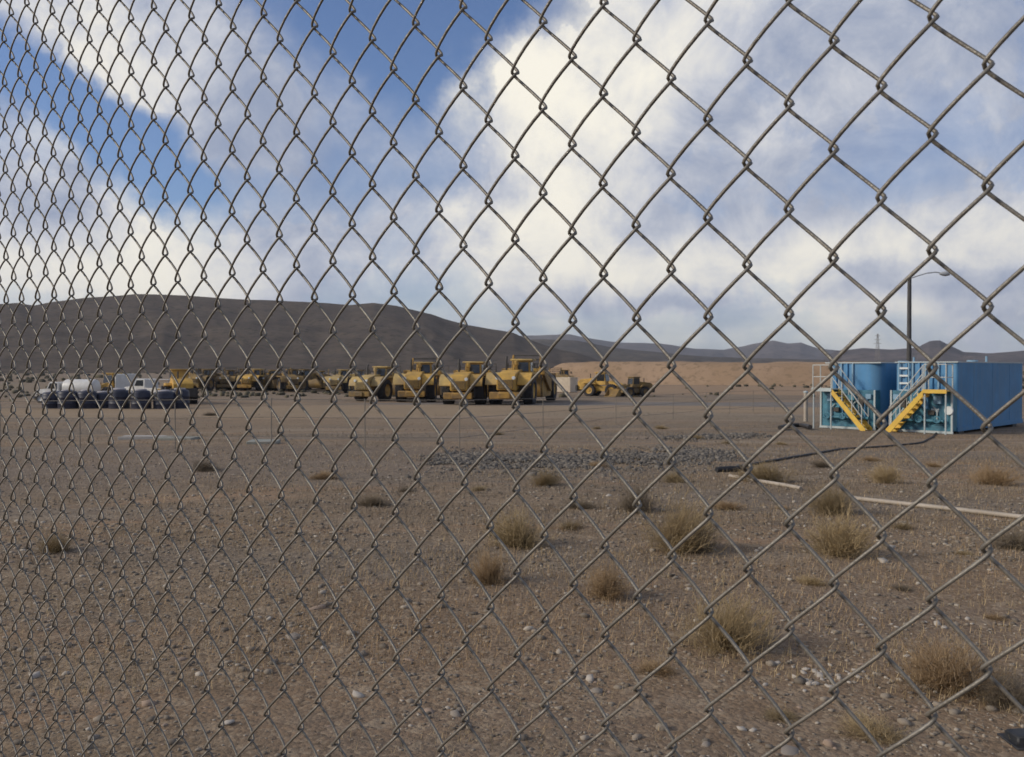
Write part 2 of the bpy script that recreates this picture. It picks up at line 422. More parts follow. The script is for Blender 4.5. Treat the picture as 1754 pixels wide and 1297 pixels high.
    sp = N.new('ShaderNodeSeparateColor'); L.new(v.outputs['Color'], sp.inputs[0])
    c = mx(rng_(sp.outputs[0], .55, 1.0, 0, .5), c, (0.342, 0.271, 0.192))
    c = mx(rng_(sp.outputs[1], .70, 1.0, 0, .5), c, (0.081, 0.062, 0.045))
    v2 = N.new('ShaderNodeTexVoronoi'); L.new(co, v2.inputs['Vector']); v2.inputs['Scale'].default_value = 9
    sp2 = N.new('ShaderNodeSeparateColor'); L.new(v2.outputs['Color'], sp2.inputs[0])
    c = mx(rng_(sp2.outputs[0], .80, 1.0, 0, .35), c, (0.388, 0.307, 0.218))
    L.new(c, b.inputs['Base Color'])
    h = mul(mul(v.outputs['Distance'], -.6), mul(noise(12, 8, .7), 1.6), 'ADD')
    bp = N.new('ShaderNodeBump'); bp.inputs['Strength'].default_value = .8; bp.inputs['Distance'].default_value = .022
    L.new(h, bp.inputs['Height']); L.new(bp.outputs[0], b.inputs['Normal'])
    return m
M['ground'] = ground_material()

# ground: one sheet, polar grid, dense in the direction of view
def make_ground():
    rr = np.concatenate([[0.0], np.geomspace(.4, 2.5, 30), np.geomspace(2.55, 60, 330), np.geomspace(61, 400, 60), np.geomspace(410, 6400, 36)])
    a1 = np.linspace(-42, 42, 420); a2 = np.linspace(42, 318, 140)[1:-1]
    aa = np.radians(np.concatenate([a1, a2])); na = len(aa); nr = len(rr)
    X = rr[:, None] * np.sin(aa)[None]; Y = rr[:, None] * np.cos(aa)[None]
    Z = gz(X, Y)
    V = np.stack([X, Y, Z], -1).reshape(-1, 3)
    i = np.arange(nr - 1)[:, None]; j = np.arange(na)[None]; j2 = (j + 1) % na
    Fc = np.stack([i * na + j + 0 * j2, (i + 1) * na + j, (i + 1) * na + j2, i * na + j2], -1).reshape(-1, 4)
    Fc = Fc[:, ::-1]
    return tag(link('ground', np_mesh('ground', V, Fc, M['ground'], smooth=True)), kind='structure')
ground = make_ground()
HAZE = .00010

# ------------------------------------------------------------------ hills
def hill_mat(name, a, b, c, sc):
    m = bpy.data.materials.new(name); m.use_nodes = True
    N = m.node_tree.nodes; L = m.node_tree.links; p = N['Principled BSDF']; p.inputs['Roughness'].default_value = 1; p.inputs['Specular IOR Level'].default_value = .05
    t = N.new('ShaderNodeTexCoord')
    def nz(s, d=8, r=.65):
        n = N.new('ShaderNodeTexNoise'); L.new(t.outputs['Object'], n.inputs['Vector']); n.inputs['Scale'].default_value = s; n.inputs['Detail'].default_value = d; n.inputs['Roughness'].default_value = r; return n.outputs['Fac']
    def st(v, lo, hi):
        n = N.new('ShaderNodeMapRange'); n.interpolation_type = 'SMOOTHSTEP'; L.new(v, n.inputs[0]); n.inputs[1].default_value = lo; n.inputs[2].default_value = hi; return n.outputs[0]
    def mx(f, x, y):
        n = N.new('ShaderNodeMix'); n.data_type = 'RGBA'; L.new(f, n.inputs['Factor'])
        for s, v in (('A', x), ('B', y)):
            if isinstance(v, bpy.types.NodeSocket): L.new(v, n.inputs[s])
            else: n.inputs[s].default_value = v + (1,)
        return n.outputs['Result']
    o = mx(st(nz(sc), .4, .62), a, b); o = mx(st(nz(sc * 9, 6, .75), .5, .62), o, c)
    L.new(o, p.inputs['Base Color']); return m
def smooth01(t): t = np.clip(t, 0, 1); return t * t * (3 - 2 * t)
def ridge(name, outline, R0, Rc, R1, mtl, rough, ncol=420, nrow=70, gully=1.0, top=.0):
    """heightfield between distances R0 (foot), Rc (crest) and R1 (far foot); outline = crest in picture coordinates"""
    px = np.linspace(outline[0][0], outline[-1][0], ncol)
    ob = np.array(outline, float); py = np.interp(px, ob[:, 0], ob[:, 1])
    ang = np.arctan((px - CX) / F)
    rr = np.concatenate([np.linspace(R0, Rc, nrow), np.linspace(Rc, R1, nrow // 3)[1:]])
    crest = CAMZ + (HZ - py) / F * Rc * np.cos(ang)
    A, RR = np.meshgrid(ang, rr); H = np.broadcast_to(crest, A.shape)
    X = RR * np.sin(A); Y = RR * np.cos(A)
    g = gz(X, Y, False)
    up = np.where(RR <= Rc, np.clip((RR - R0) / (Rc - R0), 0, 1), 1 - .9 * smooth01((RR - Rc) / (R1 - Rc)))
    prof = np.where(RR <= Rc, up ** 1.25, up)
    edge = smooth01(np.minimum((px - px[0]) / (px[-1] - px[0]), (px[-1] - px) / (px[-1] - px[0])) * 14)[None]
    h = (H - g) * prof * edge
    gl = np.abs(fbm(A * Rc / (rough * 3.0), RR / (rough * 12.0) + 5, 4))
    n2 = fbm(X / rough, Y / rough, 5)
    damp = np.where(RR <= Rc, smooth01(up * 3) * (1 - .75 * smooth01((up - .75) * 4)), .4)
    h = h - gully * gl * rough * .55 * damp * edge + n2 * rough * .06 * damp * edge
    Z = g + h - 1.5 * (1 - smooth01(up * 20)) - 3 * (1 - edge)
    V = np.stack([X, Y, Z], -1).reshape(-1, 3); nr = len(rr)
    i = np.arange(nr - 1)[:, None]; j = np.arange(ncol - 1)[None]
    Fc = np.stack([i * ncol + j, i * ncol + j + 1, (i + 1) * ncol + j + 1, (i + 1) * ncol + j], -1).reshape(-1, 4)
    return tag(link(name, np_mesh(name, V, Fc, mtl, smooth=True)), kind='structure')
M['mesa'] = hill_mat('scrub_mesa', (.086, .068, .055), (.112, .088, .068), (.048, .043, .034), .02)
M['mount'] = hill_mat('distant_rock', (.085, .072, .070), (.13, .105, .095), (.05, .045, .045), .004)
M['bank'] = hill_mat('bare_earth', (.30, .205, .130), (.355, .245, .16), (.235, .165, .105), .08)
M['foot'] = hill_mat('scrub_slope', (.080, .068, .058), (.115, .095, .078), (.045, .045, .036), .01)
ridge('mesa_hill', [(-900, 545), (-500, 520), (-200, 512), (0, 521), (30, 519), (58, 523), (90, 517), (140, 511), (190, 506), (232, 502), (290, 504), (400, 511), (520, 516), (600, 523), (640, 519), (680, 524), (738, 538), (760, 546), (800, 556), (840, 563), (880, 569), (905, 580), (960, 598), (1040, 612), (1120, 624)],
      430, 900, 1300, M['mesa'], 34, 520, 90, gully=.45)
ridge('foot_slope', [(500, 622), (760, 600), (880, 582), (930, 581), (990, 583), (1060, 596), (1140, 604), (1220, 611), (1400, 616), (1700, 622)],
      900, 1700, 2300, M['foot'], 40, 300, 50, gully=.4)
ridge('distant_mountain', [(700, 590), (860, 578), (900, 574), (975, 572), (1005, 577), (1060, 586), (1130, 588), (1190, 597), (1240, 599), (1285, 590), (1325, 583), (1350, 588), (1372, 586), (1400, 596), (1440, 600), (1480, 595), (1520, 598), (1600, 604), (1754, 606), (2000, 596), (2400, 570), (2800, 590)],
      3000, 4200, 5200, M['mount'], 110, 520, 50, gully=.6)
ridge('rocky_hill', [(1380, 612), (1430, 601), (1480, 597), (1530, 598), (1570, 595), (1592, 584), (1610, 583), (1628, 592), (1650, 603), (1700, 604), (1754, 599), (1850, 592), (2000, 604), (2150, 620)],
      1700, 2400, 2900, M['mount'], 60, 300, 50, gully=.6)

def bank_mesh(name, pts, mtl, w, h):
    """long bare-earth bank: pts on the ground, height h, half-width w"""
    n = 160; m = 14; P = np.array([[p[0], p[1]] for p in pts], float); s = np.linspace(0, 1, len(P))
    t = np.linspace(0, 1, n); cx = np.interp(t, s, P[:, 0]); cy = np.interp(t, s, P[:, 1])
    tx = np.gradient(cx); ty = np.gradient(cy); L = np.hypot(tx, ty); nx, ny = -ty / L, tx / L
    q = np.linspace(-1, 1, m)
    X = cx[:, None] + nx[:, None] * q * w; Y = cy[:, None] + ny[:, None] * q * w
    prof = smooth01((1 - np.abs(q)) * 2.2)[None] * smooth01(np.minimum(t, 1 - t) * 9)[:, None]
    Z = gz(X, Y, False) - .3 + prof * (h + .3) * (1 + .16 * fbm(X / 18, Y / 18, 4)) + fbm(X / 4, Y / 4, 3) * .22 * prof
    V = np.stack([X, Y, Z], -1).reshape(-1, 3)
    i = np.arange(n - 1)[:, None]; j = np.arange(m - 1)[None]
    Fc = np.stack([i * m + j, i * m + j + 1, (i + 1) * m + j + 1, (i + 1) * m + j], -1).reshape(-1, 4)
    return tag(link(name, np_mesh(name, V, Fc, mtl, smooth=True)), kind='structure')
bank_mesh('earth_bank', [(8, 205), (28, 192), (50, 184), (72, 180), (92, 182)], M['bank'], 17, 4.6)

# ------------------------------------------------------------------ chain-link fence in front of the camera
FA = math.atan(1812.0 / F); MD = .079; MW = .0661; FZ0 = F * MD / 142.3; FH = 2.46
def make_fence():
    sA, cA = math.sin(FA), math.cos(FA)
    P0 = Vector((0, FZ0, 0))                       # fence line crosses the optical axis here
    ux = Vector((sA, -cA, 0)); nb = Vector((cA, sA, 0))     # to the right along the fence / away from the camera
    rootx = 0.0
    g0 = float(gz(P0.x, P0.y))
    root = empty('chain_link_fence', (P0.x, P0.y, g0)); root.rotation_euler.z = math.atan2(ux.y, ux.x)
    tag(root, 'galvanised chain link fence in front of the whole yard', 'fence')
    dl = .0024; a = MW / 4 + dl; d = .0058; rw = .00152
    sb = np.array([-.075, -.05, -.03, -.012, .012, .03, .05, .075, .14, .25, .36])
    s1 = np.concatenate([sb, sb + .5])
    nper = int(FH / MD)
    S = (np.arange(nper)[:, None] + s1[None]).ravel(); S = S[S >= 0]
    ph = 2 * np.pi * S; k = .985
    x0 = -a * np.arcsin(k * np.cos(ph)) / np.arcsin(k)
    y0 = -d * np.sign(np.sin(ph)) * np.abs(np.sin(ph)) ** .42
    z0 = S * MD
    # column 882 px: offset along ux of that knot column, and its knot height
    tcol = .0008 + (882 - CX) / F * FZ0 / (sA + (882 - CX) / F * cA)
    zk = 1.6 + (HZ - 268) / F * (FZ0 - tcol * cA) - g0
    n = 6
    an = 2 * np.pi * np.arange(n) / n
    kmin, kmax = -78, 40
    for kk in range(kmin, kmax):
        xc = tcol + (kk + .5) * MW / 2             # wire kk lies between columns kk and kk+1
        # left knots of wire kk at column kk : z = zk (+MD/2 when kk is odd)
        base = (zk + (kk % 2) * MD / 2) % MD - .0025
        # slow irregularity of the mesh, shared by neighbouring wires
        X = xc + x0; Z = base + z0
        wx = fbm(X / .35 + 9, Z / .45 + 3, 3) * .0022; wz = fbm(X / .3 + 31, Z / .5 + 13, 3) * .0026; wy = fbm(X / .5 + 50, Z / .6, 2) * .006
        P = np.stack([X + wx, y0 + wy, Z + wz], -1)
        T = np.gradient(P, axis=0); T /= np.linalg.norm(T, axis=1)[:, None]
        n1 = np.cross(T, [0, 0, 1.]); n1 /= np.linalg.norm(n1, axis=1)[:, None]; n2 = np.cross(T, n1)
        V = (P[:, None] + rw * (np.cos(an)[None, :, None] * n1[:, None] + np.sin(an)[None, :, None] * n2[:, None]))
        m = len(P); i = np.arange(m - 1)[:, None]; j = np.arange(n)[None]; j2 = (j + 1) % n
        Fc = np.stack([i * n + j, i * n + j2, (i + 1) * n + j2, (i + 1) * n + j], -1).reshape(-1, 4)
        link('wire', np_mesh('wire', V.reshape(-1, 3), Fc, M['galv'], smooth=True), root)
    for kk in (kmin, kmax):
        xp = tcol + kk * MW / 2 + (-.05 if kk < 0 else .05)
        MB().tube([(xp, .02, -.1), (xp, .02, FH + .12)], .03, 14).build('post', M['rail'], root)
    xa = tcol + kmin * MW / 2 - .05; xb = tcol + kmax * MW / 2 + .05
    MB().tube([(xa, .02, FH + .04), (xb, .02, FH + .04)], .021, 12).build('top_rail', M['rail'], root)
make_fence()

# ------------------------------------------------------------------ earthmoving machines (local +X is forwards)
def wheel(parent, x, y, r, w, rim_mat, name='wheel'):
    m = MB(); h = w / 2
    m.lathe([(r * .56, -h * .82), (r * .62, -h), (r * .90, -h), (r * .97, -h * .8), (r * .97, h * .8), (r * .90, h), (r * .62, h), (r * .56, h * .82)], 26)
    for k in range(20):                            # tread lugs
        for sgn in (-1, 1):
            a = 2 * math.pi * (k + (.25 if sgn > 0 else 0)) / 20; da = .10
            p = []
            for rr in (r * .955, r * 1.0):
                for (aa, yy) in ((a - da, 0), (a + da, 0), (a + da + .12, sgn * h * .92), (a - da + .12, sgn * h * .92)):
                    p.append((rr * math.cos(aa), yy, rr * math.sin(aa)))
            m.hexa(p)
    o = m.build(name, M['tyre'], parent, loc=(x, y, r))
    d = MB(); d.lathe([(.0, -h * .45), (r * .30, -h * .5), (r * .50, -h * .62), (r * .57, -h * .80)], 20); d.lathe([(.0, h * .45), (r * .30, h * .5), (r * .50, h * .62), (r * .57, h * .80)], 20)
    d.lathe([(.0, -h * .72), (r * .2, -h * .72), (r * .22, -h * .45)], 14); d.lathe([(.0, h * .72), (r * .2, h * .72), (r * .22, h * .45)], 14)
    d.build('rim', rim_mat, o)
    return o
def make_scraper(yel, label, elevator=False):
    t = empty('motor_scraper'); Y = M[yel]; Y2 = M['yellow_worn' if yel == 'yellow' else 'yellow_old']; Y3 = M['yellow_pale' if yel == 'yellow' else yel]
    # tractor
    hood = MB()
    hood.prism([(1.1, 1.55), (1.1, 3.0), (2.6, 2.95), (4.3, 2.62), (4.75, 2.2), (4.75, 1.35), (4.2, 1.25)], -.75, .75)
    ho = hood.build('hood', Y, t, .04)
    gr = MB()
    gr.box(4.752, 4.80, -.62, .62, 1.45, 2.15)
    gr.build('grille', M['dark_metal'], ho)
    for k in range(6):
        MB().box(4.80, 4.83, -.60, .60, 1.50 + k * .11, 1.54 + k * .11).build('grille_slat', Y, ho)
    fr = MB(); fr.prism([(.0, .75), (.0, 1.56), (4.3, 1.30), (4.9, 1.05), (4.9, .62), (4.3, .55)], -.62, .62); fr.build('frame', Y2, t, .03)
    bm = MB(); bm.box(4.9, 5.18, -1.25, 1.25, .62, 1.18); bm.box(5.18, 5.34, -.5, .5, .66, 1.12); bm.build('push_bumper', Y2, t, .05)
    for s in (-1, 1):
        f = MB(); y0, y1 = (s * .78, s * 1.92)
        f.prism([(.2, 2.45), (.35, 2.75), (3.1, 2.75), (3.75, 2.35), (3.95, 1.75), (3.85, 1.70), (3.55, 2.25), (3.05, 2.58), (.4, 2.60)], min(y0, y1), max(y0, y1))
        f.build('fender', Y3 if s < 0 else Y, t, .02)
        MB().lathe([(0, .05), (.13, .05), (.15, 0), (.15, -.1)], 12, 'x').build('headlight', M['valve'], t, loc=(4.78, s * .68, 2.32))
        wheel(t, 1.9, s * 1.45, 1.22, .86, Y)
        st = MB()
        for k in range(3): st.box(3.3, 3.7, s * 1.0 - .22, s * 1.0 + .22, .7 + k * .42, .74 + k * .42)
        st.bar((3.3, s * 1.22, .68), (3.3, s * 1.22, 1.75), .03, 6); st.bar((3.7, s * 1.22, .68), (3.7, s * 1.22, 1.75), .03, 6)
        st.build('step_ladder', M['dark_metal'], t)
    cab = MB(); cab.hexa([(-.3, -.15, 2.0), (1.5, -.15, 2.0), (1.5, 1.45, 2.0), (-.3, 1.45, 2.0), (-.15, -.05, 3.75), (1.25, -.05, 3.75), (1.25, 1.35, 3.75), (-.15, 1.35, 3.75)])
    cb = cab.build('cab', Y, t, .03)
    MB().hexa([(1.47, .02, 2.85), (1.52, .02, 2.85), (1.52, 1.28, 2.85), (1.47, 1.28, 2.85), (1.28, .08, 3.62), (1.33, .08, 3.62), (1.33, 1.22, 3.62), (1.28, 1.22, 3.62)]).build('windscreen', M['glass_dark'], cb)
    MB().hexa([(.05, 1.40, 2.85), (1.25, 1.40, 2.85), (1.25, 1.45, 2.85), (.05, 1.45, 2.85), (.1, 1.34, 3.6), (1.1, 1.34, 3.6), (1.1, 1.39, 3.6), (.1, 1.39, 3.6)]).build('side_window', M['glass_dark'], cb)
    MB().hexa([(.05, -.16, 2.85), (1.25, -.16, 2.85), (1.25, -.10, 2.85), (.05, -.10, 2.85), (.1, -.10, 3.6), (1.1, -.10, 3.6), (1.1, -.04, 3.6), (.1, -.04, 3.6)]).build('side_window', M['glass_dark'], cb)
    MB().box(-.35, 1.5, -.3, 1.6, 3.752, 3.90).build('roof', Y3, cb, .03)
    ex = MB(); ex.tube([(2.3, -.45, 2.9), (2.3, -.45, 3.75), (2.25, -.45, 3.95), (2.1, -.45, 4.05)], .10, 10); ex.build('exhaust_stack', M['dark_metal'], t)
    MB().lathe([(0, .45), (.20, .42), (.22, .1), (.14, .05), (.14, -.35)], 12, 'z').build('air_cleaner', Y, t, loc=(1.9, .3, 3.3))
    for s in (-1, 1):
        for k in range(5): MB().box(2.75 + k * .26, 2.90 + k * .26, s * .765 - .012, s * .765 + .012, 1.75, 2.35).build('engine_vent', M['dark_metal'], ho)
        MB().tube([(.3, s * 1.8, 2.75), (.3, s * 1.8, 3.5), (1.6, s * 1.8, 3.5), (2.6, s * 1.8, 3.3), (2.6, s * 1.8, 2.75)], .028, 6).build('hand_rail', M['dark_metal'], t)
        MB().tube([(-2.3, s * .9, 2.9), (-3.3, s * 1.0, 1.6), (-4.2, s * 1.2, .9)], [.10, .10, .06], 8).build('hydraulic_cylinder', M['dark_metal'], t)
        mi = MB(); mi.bar((1.4, .65 + s * .75, 3.3), (1.75, .65 + s * 1.15, 3.35), .02, 6); mi.box(1.72, 1.77, .65 + s * 1.15 - .12, .65 + s * 1.15 + .12, 3.1, 3.55); mi.build('mirror', M['dark_metal'], t)
    # gooseneck and bowl
    gn = MB(); gn.prism([(.6, 1.2), (.6, 2.1), (-.3, 2.6), (-1.4, 3.25), (-2.7, 3.3), (-3.0, 2.9), (-2.6, 2.55), (-1.5, 2.5), (-.6, 1.9), (-.4, 1.2)], -.35, .35)
    gn.box(-3.0, -2.55, -1.85, 1.85, 2.55, 3.1)
    gn.build('gooseneck', Y, t, .03)
    for s in (-1, 1):
        ar = MB(); ar.prism([(-2.5, 3.08), (-3.0, 3.08), (-6.4, 1.5), (-6.4, 1.0), (-5.9, 1.05), (-2.5, 2.55)], s * 1.84 - .12, s * 1.84 + .12); ar.build('draft_arm', Y2, t, .02)
        sd_ = MB(); sd_.prism([(-3.2, .55), (-3.0, 1.3), (-3.6, 2.55), (-8.0, 2.7), (-8.3, 1.6), (-7.6, .55)], s * 1.62 - .06, s * 1.62 + .06); sd_.build('bowl_side', Y2, t, .02)
        wheel(t, -9.2, s * 1.42, 1.22, .86, Y)
    fl = MB(); fl.box(-7.7, -3.3, -1.55, 1.55, .5, .68); fl.prism([(-7.6, .66), (-8.2, 1.6), (-7.95, 2.65), (-7.85, 2.65), (-8.05, 1.6), (-7.45, .66)], -1.55, 1.55); fl.build('bowl_floor', M['dark_metal'], t)
    MB().prism([(-3.0, .55), (-2.75, .9), (-2.7, 1.5), (-3.0, 2.2), (-3.08, 2.18), (-2.82, 1.5), (-2.87, .95), (-3.1, .62)], -1.55, 1.55).build('apron', Y2, t)
    rf = MB(); rf.prism([(-8.1, 1.0), (-8.1, 1.9), (-8.5, 2.3), (-10.8, 2.3), (-11.3, 1.9), (-11.6, 1.2), (-11.6, .8), (-10.6, .8)], -.8, .8); rf.build('rear_frame', Y2, t, .03)
    if elevator:
        el_ = MB()
        el_.prism([(-3.2, .7), (-2.9, .85), (-4.4, 4.35), (-4.75, 4.25)], -1.35, -1.2); el_.prism([(-3.2, .7), (-2.9, .85), (-4.4, 4.35), (-4.75, 4.25)], 1.2, 1.35)
        eo = el_.build('elevator_frame', Y2, t, .02)
        for k in range(10):
            q = k / 9.; x = -3.0 - 1.5 * q; z = .95 + 3.3 * q
            MB().box(x - .06, x + .10, -1.18, 1.18, z - .05, z + .06).build('flight', M['dark_metal'], eo)
    else:
        MB().prism([(-8.6, 2.302), (-8.6, 3.0), (-10.4, 3.05), (-11.2, 2.75), (-11.2, 2.302)], -.7, .7).build('rear_engine_hood', Y, t, .03)
        MB().tube([(-9.4, .3, 3.0), (-9.4, .3, 3.7)], .09, 8).build('exhaust_stack', M['dark_metal'], t)
    tag(t, label, 'scraper', 'yellow earthmoving scrapers parked in the yard')
    return t
def make_loader(yel, label):
    t = empty('wheel_loader'); Y = M[yel]
    for x in (1.5, -1.6):
        for s in (-1, 1): wheel(t, x, s * 1.05, .82, .62, Y)
    MB().prism([(-3.3, .9), (-3.4, 1.9), (-3.0, 2.25), (-.9, 2.45), (-.9, .8)], -.85, .85).build('engine_hood', Y, t, .04)
    MB().box(-3.62, -3.32, -1.1, 1.1, .7, 1.5).build('counterweight', M['dark_metal'], t, .04)
    MB().prism([(-.95, .7), (-.95, 1.4), (2.2, 1.3), (2.4, .7)], -.6, .6).build('front_frame', Y, t, .03)
    cb = MB().hexa([(-.9, -.75, 1.5), (.6, -.75, 1.5), (.6, .75, 1.5), (-.9, .75, 1.5), (-.85, -.7, 3.1), (.4, -.7, 3.1), (.4, .7, 3.1), (-.85, .7, 3.1)]).build('cab', Y, t, .03)
    MB().hexa([(.55, -.62, 2.05), (.60, -.62, 2.05), (.60, .62, 2.05), (.55, .62, 2.05), (.40, -.6, 2.95), (.46, -.6, 2.95), (.46, .6, 2.95), (.40, .6, 2.95)]).build('windscreen', M['glass_dark'], cb)
    for s in (-1, 1): MB().box(-.7, .38, s * .735 - .03, s * .735 + .03, 2.05, 2.95).build('side_window', M['glass_dark'], cb)
    MB().box(-1., .55, -.82, .82, 3.102, 3.22).build('roof', Y, cb, .03)
    for s in (-1, 1):
        MB().prism([(.9, 1.75), (1.0, 2.1), (2.4, 1.75), (3.7, .75), (3.6, .45), (2.3, 1.35)], s * .5 - .08, s * .5 + .08).build('lift_arm', Y, t, .02)
        MB().prism([(-2.6, 1.75), (-2.4, 1.95), (-.9, 1.95), (-.6, 1.6), (-.9, 1.72), (-2.3, 1.75)], s * 1.05 - .33, s * 1.05 + .33).build('fender', Y, t)
    bk = MB(); bk.prism([(3.6, .1), (3.45, .5), (3.5, 1.15), (3.75, 1.35), (3.62, .95), (3.65, .45), (3.9, .2), (4.7, .12), (4.7, .06)], -1.45, 1.45)
    for s in (-1, 1): bk.prism([(3.6, .1), (3.45, .5), (3.5, 1.15), (3.75, 1.35), (4.6, .12)], s * 1.45 - .03, s * 1.45 + .03)
    bk.build('bucket', Y, t)
    MB().tube([(-2.0, .3, 2.35), (-2.0, .3, 3.0)], .07, 8).build('exhaust_stack', M['dark_metal'], t)
    tag(t, label, 'loader'); return t
def road_wheel(parent, x, y, r=.45, w=.3):
    m = MB(); h = w / 2
    m.lathe([(r * .6, -h), (r * .92, -h), (r, -h * .7), (r, h * .7), (r * .92, h), (r * .6, h)], 20)
    o = m.build('wheel', M['tyre'], parent, loc=(x, y, r))
    MB().lathe([(0, -h * .5), (r * .4, -h * .6), (r * .6, -h * .9)], 16).lathe([(0, h * .5), (r * .4, h * .6), (r * .6, h * .9)], 16).build('rim', M['lamp'], o)
def make_truck(label, body='tank', L=7.2):
    t = empty('service_truck'); Wt = M['white_paint']
    MB().box(-L * .55, L * .40, -.45, .45, .62, .82).build('chassis', M['dark_metal'], t)
    MB().prism([(1.35, .75), (1.35, 1.65), (2.6, 1.52), (2.85, 1.3), (2.9, .75)], -.85, .85).build('hood', Wt, t, .05)
    MB().box(2.9, 2.96, -.55, .55, .85, 1.3).build('grille', M['dark_metal'], t)
    MB().box(2.9, 3.08, -1.1, 1.1, .5, .76).build('bumper', M['lamp'], t, .03)
    for s in (-1, 1):
        MB().lathe([(0, .03), (.10, .03), (.12, -.05)], 12, 'x').build('headlight', M['valve'], t, loc=(2.92, s * .70, 1.1))
        MB().prism([(1.4, 1.0), (1.55, 1.22), (2.55, 1.18), (2.75, .95), (2.5, 1.05), (1.7, 1.08)], s * .98 - .18, s * .98 + .18).build('fender', Wt, t)
        for x in (2.1, -L * .40): road_wheel(t, x, s * .95, .5, .34)
    cb = MB().prism([(-.15, .75), (-.15, 2.35), (.95, 2.38), (1.35, 1.68), (1.35, .75)], -.98, .98).build('cab', Wt, t, .05)
    MB().hexa([(1.37, -.85, 1.70), (1.40, -.85, 1.70), (1.40, .85, 1.70), (1.37, .85, 1.70), (1.02, -.8, 2.28), (1.05, -.8, 2.28), (1.05, .8, 2.28), (1.02, .8, 2.28)]).build('windscreen', M['glass_dark'], cb)
    for s in (-1, 1): MB().prism([(.05, 1.65), (.05, 2.25), (.90, 2.25), (1.2, 1.65)], s * .985 - .015, s * .985 + .015).build('side_window', M['glass_dark'], cb)
    if body == 'tank':
        MB().lathe([(0, 0), (.75, 0), (.92, .12), (.95, .3), (.95, L * .5 - .3), (.92, L * .5 - .12), (.75, L * .5), (0, L * .5)], 24, 'x').build('water_tank', Wt, t, loc=(-L * .55, 0, 1.75))
        MB().box(-L * .52, -.3, -.6, .6, .82, .98).build('tank_saddle', M['dark_metal'], t)
    elif body == 'box':
        MB().box(-L * .55, -.25, -1.15, 1.15, .85, 3.1).build('box_body', Wt, t, .04)
        for s in (-1, 1): MB().box(-L * .55 - .04, -L * .55 - .002, .03 if s > 0 else -1.1, 1.1 if s > 0 else -.03, .95, 3.0).build('rear_door', Wt, t, .01)
    else:
        MB().box(-L * .55, -.25, -1.0, 1.0, .85, .95).build('bed_floor', M['dark_metal'], t)
        for s in (-1, 1): MB().box(-L * .55, -.25, s * 1.02 - .1, s * 1.02 + .1, .80, 1.45).build('utility_side', Wt, t, .03)
        MB().tube([(-L * .5, -.8, 1.45), (-L * .5, -.8, 2.3), (-.5, -.8, 2.3)], .03, 6).tube([(-L * .5, .8, 1.45), (-L * .5, .8, 2.3), (-.5, .8, 2.3)], .03, 6).bar((-L * .5, -.8, 2.3), (-L * .5, .8, 2.3), .03, 6).build('ladder_rack', M['lamp'], t)
    tag(t, label, 'truck'); return t
def put(o, px, Y, yaw, sc=1., sink=.03):
    p = gpx(px, Y, -sink); o.location = p; o.rotation_euler.z = R(yaw); o.scale = (sc,) * 3; return o

# the four scrapers in front (yaw: -90 looks at the camera)
sA = make_scraper('yellow', 'broad yellow motor scraper parked between the two tall elevating scrapers')
put(sA, 803, 76, -98, .97)
sB = make_scraper('yellow_pale', 'x'); sB['label'] = 'yellow motor scraper at the open end of the front row, beside the long far row'; put(sB, 652, 87, -108, .90)
eA = make_scraper('yellow', 'tall yellow elevating scraper at the end of the front row, next to the cream container', True)
put(eA, 886, 76, -102, 1.03)
eB = copy_tree(eA); eB['label'] = 'tall yellow elevating scraper between the two broad motor scrapers'; put(eB, 718, 84, -92, 1.0)
# far row
sO = make_scraper('yellow_old', 'weathered dusty yellow scraper in the long far row under the mesa'); put(sO, 355, 132, -100, .86)
eO = make_scraper('yellow_old', 'weathered elevating scraper with tall slatted ladder in the long far row', True); put(eO, 390, 136, -80, .82)
for src, px, Y, yaw, sc in ((sO, 412, 124, -70, 1.0), (sA, 438, 118, -95, 1.0), (eO, 468, 120, -104, .95), (sO, 492, 114, -62, 1.0), (sO, 520, 116, -120, 1.0), (eO, 545, 126, -90, .9), (sO, 330, 128, -60, 1.0), (sO, 612, 128, -100, .95), (eO, 960, 128, -80, .95)):
    c = copy_tree(src); put(c, px, Y * 1.12, yaw, sc * .87)
    c['label'] = {438: 'bright yellow motor scraper standing among the weathered far row', 960: 'weathered elevating scraper behind the cream container'}.get(px, 'weathered elevating scraper with tall slatted ladder in the long far row' if src is eO else 'weathered dusty yellow scraper in the long far row under the mesa')
sP = make_scraper('yellow_pale', 'pale faded yellow scraper between the far row and the front row'); put(sP, 584, 122, -92, .86)
l1 = make_loader('yellow', 'yellow wheel loader parked past the cream container'); put(l1, 1034, 104, -28, .92)
l2 = make_loader('yellow', 'orange yellow wheel loader behind the end of the drum row'); put(l2, 306, 79, 118, 1.0)
l3 = copy_tree(l2); l3['label'] = 'yellow wheel loader half hidden beside the white box truck'; put(l3, 190, 90, -110, .9)
l4 = make_loader('yellow_old', 'x'); l4['label'] = 'small wheel loader near the end of the bare earth bank'; put(l4, 1084, 102, -150, .75)
t1 = make_truck('white tanker truck with a long bonnet behind the navy drums', 'tank', 7.6); put(t1, 108, 82, 172, .84)
t2 = make_truck('white box truck standing tall behind the navy drums', 'box', 6.6); put(t2, 216, 92, 114, .9)
t3 = make_truck('white utility truck with a ladder rack beside the box truck', 'utility', 6.0); put(t3, 258, 84, 160, .95)
